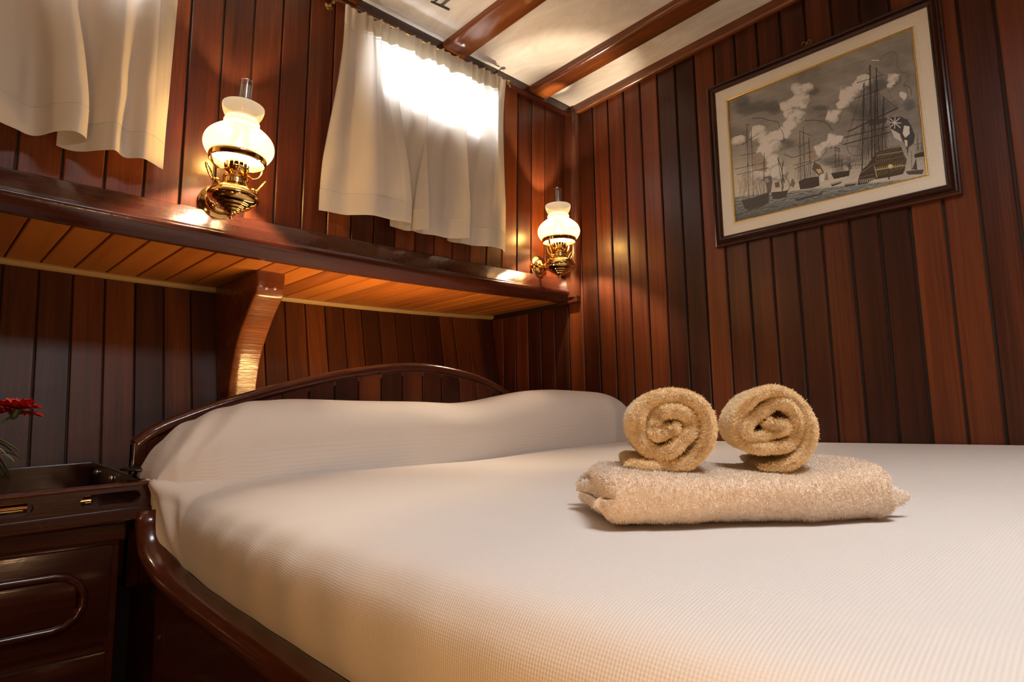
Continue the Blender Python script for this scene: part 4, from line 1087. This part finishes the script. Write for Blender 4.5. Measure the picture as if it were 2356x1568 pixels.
for (a, b, c, d) in ((1138, 300, 980, 780), (1138, 300, 1240, 368), (1186, 315, 1350, 605), (1246, 530, 1355, 615), (1093, 430, 965, 860), (975, 785, 960, 880), (1355, 612, 1290, 680), (1138, 300, 1040, 430), (1120, 520, 1015, 700), (1180, 480, 1340, 610)): line(a, b, c, d, 2.2, (0.04, 0.033, 0.028), 0.75)
curve([(960, 880), (985, 940), (1035, 962), (1075, 955)], 3); curve([(975, 890), (1060, 900), (1100, 960)], 2)
for k in range(26):
    x = 1075+k*8; line(x, 700+(k*37 % 60), x+((k*13) % 17)-8, 960-(k*7 % 40), 3, (0.03, 0.025, 0.022), 0.55)
poly([(1125, 705), (1275, 680), (1265, 720), (1140, 745)], (0.03, 0.026, 0.023), 0.9)
poly([(1050, 1176), (1062, 1110), (1085, 1062), (1130, 1025), (1190, 938), (1290, 905), (1385, 893), (1400, 950), (1428, 985), (1415, 1060), (1400, 1095), (1290, 1118), (1180, 1135), (1120, 1165)], (0.035, 0.028, 0.019), 1, 0.35)
poly([(1180, 1010), (1200, 940), (1385, 900), (1425, 990), (1412, 1075), (1190, 1120)], (0.055, 0.042, 0.024), 0.9, 0.5)
for (a, b, c, d, w, g) in ((1195, 960, 1390, 930, 5, 0.22), (1190, 1000, 1415, 965, 4, 0.14), (1190, 1065, 1420, 1030, 6, 0.34), (1250, 915, 1385, 895, 4, 0.2), (1085, 1080, 1180, 1020, 5, 0.16), (1180, 1040, 1200, 1120, 7, 0.30), (1062, 1120, 1180, 1095, 4, 0.12)): line(a, b, c, d, w, (g, g*0.76, g*0.38), 0.8)
for k in range(9): line(1068+k*14, 1138-k*2, 1074+k*14, 1160-k*2, 3.5, (0.45, 0.42, 0.36), 0.8)
for k in range(13): line(1200+k*16, 985-k*2.6, 1202+k*16, 1008-k*2.6, 4, (0.02, 0.016, 0.012), 0.8)
for k in range(12): line(1205+k*17, 1048-k*2.4, 1209+k*17, 1060-k*2.4, 4, (0.36, 0.27, 0.12), 0.8)
blob(1303, 1040, 22, 20, (0.55, 0.38, 0.14), 0.9, 0.4, 0.2)
for k in range(11): line(1255+k*12, 915-k*1.8, 1255+k*12, 898-k*1.8, 3, (0.05, 0.04, 0.03), 0.9)
line(1290, 1060, 1292, 1130, 12, (0.03, 0.03, 0.026)); 
# ensign and pennants
poly([(1293, 680), (1380, 675), (1432, 700), (1462, 745), (1490, 815), (1480, 870), (1440, 900), (1437, 962), (1420, 890), (1395, 850), (1375, 800), (1300, 760)], (0.035, 0.032, 0.034), 1, 0.4)
poly([(1405, 740), (1445, 745), (1450, 800), (1415, 830), (1395, 800)], (0.50, 0.46, 0.40), 0.9); poly([(1305, 765), (1370, 800), (1390, 860), (1330, 830)], (0.38, 0.35, 0.31), 0.8); poly([(1408, 845), (1432, 850), (1432, 900), (1415, 880)], (0.45, 0.42, 0.36), 0.85)
for q in ((1298, 690, 1375, 755), (1298, 752, 1370, 685), (1335, 682, 1332, 760), (1296, 718, 1380, 722)): line(*q, 6, (0.42, 0.40, 0.37), 0.9)
curve([(1150, 262), (1200, 265), (1250, 225), (1310, 200), (1350, 235), (1345, 300), (1380, 345), (1430, 365), (1425, 410), (1400, 440), (1425, 490), (1428, 550)], 6, (0.09, 0.08, 0.07)); curve([(1400, 440), (1450, 465), (1462, 515)], 4)
line(1152, 262, 1205, 262, 7, (0.55, 0.5, 0.42))
curve([(235, 690), (300, 685), (370, 705), (430, 715), (450, 760), (475, 800), (480, 850)], 4); curve([(640, 705), (720, 702), (790, 715), (830, 745), (855, 780)], 4); curve([(480, 950), (520, 965), (550, 975), (600, 960)], 4)
img = np.clip(img*1.65*np.array([1.02, 1.12, 1.24])*1.1, 0.004, 0.75)
P = np.zeros((NX, NY, 3)); P[..., 0] = -0.0075; P[..., 1] = pw - U*2*pw; P[..., 2] = phh - Vv*2*phh
pm_, nt, b = newmat('engraving_print'); at = N(nt, 'ShaderNodeAttribute'); at.attribute_name = 'ink'
nt.links.new(at.outputs['Color'], b.inputs['Base Color']); b.inputs['Roughness'].default_value = 0.35; b.inputs['Coat Weight'].default_value = 0.25; b.inputs['Coat Roughness'].default_value = 0.08
me = grid_mesh('print', P, pm_, False)
ca = me.color_attributes.new('ink', 'FLOAT_COLOR', 'POINT')
col = np.ones((NX*NY, 4), np.float32); col[:, :3] = img.reshape(-1, 3); ca.data.foreach_set('color', col.reshape(-1))
link('print', me, pic)
MB().box(-0.006, 0.0, -pw-0.02, pw+0.02, -phh-0.02, phh+0.02).obj('backing_board', MAH_DARK, pic)

# picture hook on the wall
hk = empty('picture_hook', (1.999, 0.625, 2.140)); tag(hk, 'small brass bow-shaped double hook on the planks above the picture', 'hook')
mb = MB()
for s in (-1, 1):
    mb.tube([(-0.005-0.003*math.sin(t), s*(0.0085+0.0065*math.cos(t)), 0.006*math.sin(t)+0.002) for t in np.linspace(0, 2*PI, 16, endpoint=False)], 0.0011, 6, closed=True)
mb.tube([(-0.003, 0, 0.004), (-0.004, 0.001, -0.006), (-0.004, 0, -0.014)], 0.0012, 6); mb.ball((-0.003, 0, 0.003), 0.003, 6)
mb.obj('hook_wire', BRASS_DARK, hk, True)

# ------------------------------------------------------------------ ceiling fitting cut by the top edge
ft = empty('hatch_stay', (1.16, 1.452, zceil(1.16, 1.452))); tag(ft, 'thin black metal fitting on the ceiling, just cut by the top edge of the photo', 'fitting')
mb = MB(); mb.box(-0.045, 0.024, -0.0035, 0.0035, -0.004, 0.0, 0.001, Matrix.Rotation(-0.12, 4, 'Z')); mb.obj('foot', BLACK, ft)
mb = MB(); mb.box(-0.012, -0.004, -0.06, 0.0, -0.0035, 0.0, 0.001); mb.box(-0.038, -0.032, -0.07, 0.0, -0.0035, 0.0, 0.001); mb.obj('stem', BLACK, ft)

# ------------------------------------------------------------------ bedside cabinet
def sheer_z(x, y, z): return z + 0.035*(x-0.4)+0.045*(y-1.45)
def shear(mb): mb.v = [(x, y, sheer_z(x, y, z)) for x, y, z in mb.v]; return mb
cab = empty('bedside_cabinet', (0.0, 1.7, 0)); tag(cab, 'dark glossy mahogany bedside cabinet with slotted fiddle rail, left of the bed', 'cabinet')
def ck(o): o.parent = cab; o.matrix_parent_inverse = Matrix.Translation((0, -1.7, 0)); return o
CXR = 0.393
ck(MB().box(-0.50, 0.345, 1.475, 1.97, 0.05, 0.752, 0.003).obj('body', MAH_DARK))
ck(shear(MB().box(-0.50, CXR-0.002, 1.462, 1.96, 0.762, 0.780, 0.002)).obj('top_board', MAH_DARK))
def plate_holes(outer, holes, y0, y1):
    bm = bmesh.new(); loops = []
    for lp in [outer]+holes:
        vv = [bm.verts.new((x, y0, z)) for x, z in lp]
        for i in range(len(vv)): bm.edges.new((vv[i], vv[(i+1) % len(vv)]))
    bmesh.ops.triangle_fill(bm, use_beauty=True, use_dissolve=False, edges=list(bm.edges))
    fcs = list(bm.faces); r = bmesh.ops.extrude_face_region(bm, geom=fcs)
    for v in [g for g in r['geom'] if isinstance(g, bmesh.types.BMVert)]: v.co.y = y1
    bm.verts.index_update(); mb = MB(); mb.v = [tuple(v.co) for v in bm.verts]; mb.f = [tuple(v.index for v in f.verts) for f in bm.faces]; bm.free(); return mb
def slot(x0, x1, z0, z1, n=8):
    r = (z1-z0)/2; zc = (z0+z1)/2
    return [(x1-r+r*math.cos(a), zc+r*math.sin(a)) for a in np.linspace(-PI/2, PI/2, n)]+[(x0+r+r*math.cos(a), zc+r*math.sin(a)) for a in np.linspace(PI/2, 3*PI/2, n)]
frn = plate_holes([(-0.50, 0.764), (CXR, 0.764), (CXR, 0.834), (-0.50, 0.834)], [slot(0.268, 0.370, 0.797, 0.822), slot(0.02, 0.196, 0.797, 0.822), slot(-0.22, -0.05, 0.797, 0.822)], 1.448, 1.464)
fo = ck(shear(frn).obj('fiddle_rail', MAH_DARK))
o = shear(MB().box(-0.50, CXR+0.002, 1.443, 1.467, 0.764, 0.788, 0.003)).obj('rail_base', MAH_DARK); o.parent = fo
o = shear(MB().box(-0.50, CXR+0.002, 1.445, 1.466, 0.830, 0.838, 0.003)).obj('rail_cap', MAH_X); o.parent = fo
o = ck(shear(MB().box(CXR-0.014, CXR, 1.464, 1.96, 0.764, 0.836, 0.003)).obj('side_fiddle', MAH_DARK))
o = ck(shear(MB().box(-0.50, CXR, 1.948, 1.962, 0.764, 0.836, 0.003)).obj('back_fiddle', MAH_DARK))
for (xa, xb) in ((0.030, 0.188), (0.268, 0.287)):
    mb = MB(); mb.tube([(xa, 1.468, 0.8095), (xb, 1.468, 0.8095)], 0.0095, 16); shear(mb); ck(mb.obj('brass_tube', BRASS, None, 40))
for yy in (1.87, 1.723, 1.586):
    mb = MB(); mb.lathe([(1e-4, 0.012), (0.006, 0.010), (0.009, 0.004), (0.009, -0.002), (1e-4, -0.002)], 16, Matrix.Translation((CXR-0.014, yy, sheer_z(CXR, yy, 0.815)-0.0)) @ Matrix.Rotation(-PI/2, 4, 'Y')); ck(mb.obj('steel_stud', STEEL, None, True))
for (za, zb_) in ((0.535, 0.716), (0.335, 0.515), (0.12, 0.315)):
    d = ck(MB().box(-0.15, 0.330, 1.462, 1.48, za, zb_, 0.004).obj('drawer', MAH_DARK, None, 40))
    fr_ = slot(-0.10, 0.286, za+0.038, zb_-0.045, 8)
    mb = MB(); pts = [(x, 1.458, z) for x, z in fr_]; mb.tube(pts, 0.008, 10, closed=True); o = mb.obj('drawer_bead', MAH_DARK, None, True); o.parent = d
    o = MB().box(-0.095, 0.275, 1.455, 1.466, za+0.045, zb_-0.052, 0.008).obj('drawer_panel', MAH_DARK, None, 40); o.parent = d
ck(MB().box(-0.50, 0.352, 1.462, 1.48, 0.722, 0.756, 0.004).obj('top_rail', MAH_DARK))

# small black disc between cabinet and headboard
dc = MB().lathe([(1e-4, 0.006), (0.020, 0.0055), (0.034, 0.003), (0.038, 0.0), (0.034, -0.003), (1e-4, -0.004)], 36, Matrix.Translation((0.392, 1.56, 0.8535)) @ Matrix.Rotation(0.10, 4, 'Y')).obj('black_disc', BLACK, None, True)
tag(dc, 'small black oval disc resting on the cabinet rail against the headboard end', 'disc')

# ------------------------------------------------------------------ red flower in a vase on the cabinet
fl = empty('flower_arrangement', (0.075, 1.70, sheer_z(0.08, 1.7, 0.780))); tag(fl, 'red carnation-like flower with green leaves on the bedside cabinet, at the left edge', 'flower')
RED = speckled('red_petal', (0.30, 0.004, 0.006), (0.55, 0.012, 0.012), 120, 0.6, bump=0.1)
GRN = speckled('green_leaf', (0.03, 0.06, 0.015), (0.09, 0.14, 0.045), 60, 0.45, bump=0.1)
PALE = speckled('pale_leaf', (0.22, 0.27, 0.15), (0.38, 0.42, 0.28), 60, 0.5)
CER = simple('glazed_vase', (0.05, 0.03, 0.02), 0.15)
MB().lathe(sm([(1e-4, 0.0), (0.024, 0.0), (0.032, 0.02), (0.034, 0.045), (0.026, 0.07), (0.018, 0.085), (0.022, 0.095), (0.020, 0.095), (0.015, 0.085)], 3), 32).obj('vase', CER, fl, True)
rng = random.Random(4)
def leaf(base, d, L, w, up, mat, name='leaf', curl=0.6):
    base = Vector(base); d = Vector(d).normalized(); s = d.cross(Vector((0, 0, 1))).normalized(); vs = []; fs = []; n = 8
    for i in range(n+1):
        t = i/n; c = base + d*L*t + Vector((0, 0, 1))*(up*t - curl*t*t)*L; ww = w*math.sin(PI*min(1, t*0.92+0.06))**0.8*(1-t*0.25)
        vs += [c-s*ww+Vector((0, 0, ww*0.35)), c, c+s*ww+Vector((0, 0, ww*0.35))]
    for i in range(n):
        for j in range(2): fs.append((3*i+j, 3*i+j+1, 3*i+4+j, 3*i+3+j))
    return MB().add([tuple(v) for v in vs], fs).obj(name, mat, fl, True)
# flower head centre in local coords
fc = Vector((0.118, 0.05, 0.208))
MB().tube(catmull([(0.0, 0.0, 0.07), (0.035, 0.01, 0.12), (0.085, 0.035, 0.175), (0.112, 0.048, 0.196)], 12).tolist(), 0.0022, 8).obj('stem', GRN, fl, True)
MB().lathe(sm([(0.002, -0.022), (0.007, -0.014), (0.008, 0.0), (0.012, 0.008)], 3), 14, Matrix.Translation(fc) @ Matrix.Rotation(0.35, 4, 'Y')).obj('calyx', GRN, fl, True)
for k in range(30):
    a = 2*PI*k/30*2.4+rng.random()*0.4; ly = k/30; R0 = 0.046-0.016*ly; up = -0.15+1.35*ly
    d = Vector((math.cos(a), math.sin(a), 0)); s = Vector((-math.sin(a), math.cos(a), 0)); vs = []; fs = []; n, m = 6, 7
    for i in range(n+1):
        t = i/n
        for j in range(m+1):
            q = (j/m-0.5)*2; w = 0.029*(t**0.7)*(1-0.25*ly)
            e = 0.0045*math.sin(q*9+k)*t*t; r = R0*t*(1-0.12*q*q) + (0.002*math.sin(q*14+k) if i == n else 0)
            p = fc + d*r*math.cos(up*0.8) + s*q*w + Vector((0, 0, R0*t*math.sin(up)*0.75 + e + 0.004*ly - 0.006*t*t*(1-ly)))
            vs.append(tuple(p))
    for i in range(n):
        for j in range(m): fs.append((i*(m+1)+j, i*(m+1)+j+1, (i+1)*(m+1)+j+1, (i+1)*(m+1)+j))
    MB().add(vs, fs).obj('petal', RED, fl, True)
for k in range(16):
    a = rng.uniform(-2.4, 1.6); b0 = (rng.uniform(-0.01, 0.03), rng.uniform(-0.02, 0.02), rng.uniform(0.09, 0.17))
    leaf(b0, (math.cos(a), math.sin(a), 0), rng.uniform(0.06, 0.10), rng.uniform(0.006, 0.013), rng.uniform(0.1, 0.8), GRN, curl=rng.uniform(0.3, 1.0))
leaf((0.05, -0.0, 0.15), (0.9, -0.2, 0), 0.095, 0.012, 0.12, GRN, curl=0.75)
leaf((0.06, 0.0, 0.135), (0.9, -0.5, 0), 0.045, 0.008, 0.05, PALE, curl=0.5)
for k in range(9):
    a = rng.uniform(-1.2, 0.5); leaf((rng.uniform(0.03, 0.07), rng.uniform(-0.01, 0.03), rng.uniform(0.12, 0.16)), (math.cos(a), math.sin(a), 0), rng.uniform(0.045, 0.065), rng.uniform(0.007, 0.011), rng.uniform(-0.2, 0.3), GRN if k % 4 else PALE, curl=rng.uniform(0.5, 1.1))
for k in range(22):
    a = rng.uniform(0, 2*PI); p0 = Vector((0.055, 0.03, 0.19)); p1 = p0+Vector((0.03*math.cos(a), 0.03*math.sin(a), rng.uniform(0.012, 0.035)))
    MB().tube([tuple(p0), tuple((p0+p1)/2+Vector((0, 0, 0.006))), tuple(p1)], 0.0013, 5).obj('frond', PALE if k % 3 == 0 else GRN, fl, True)
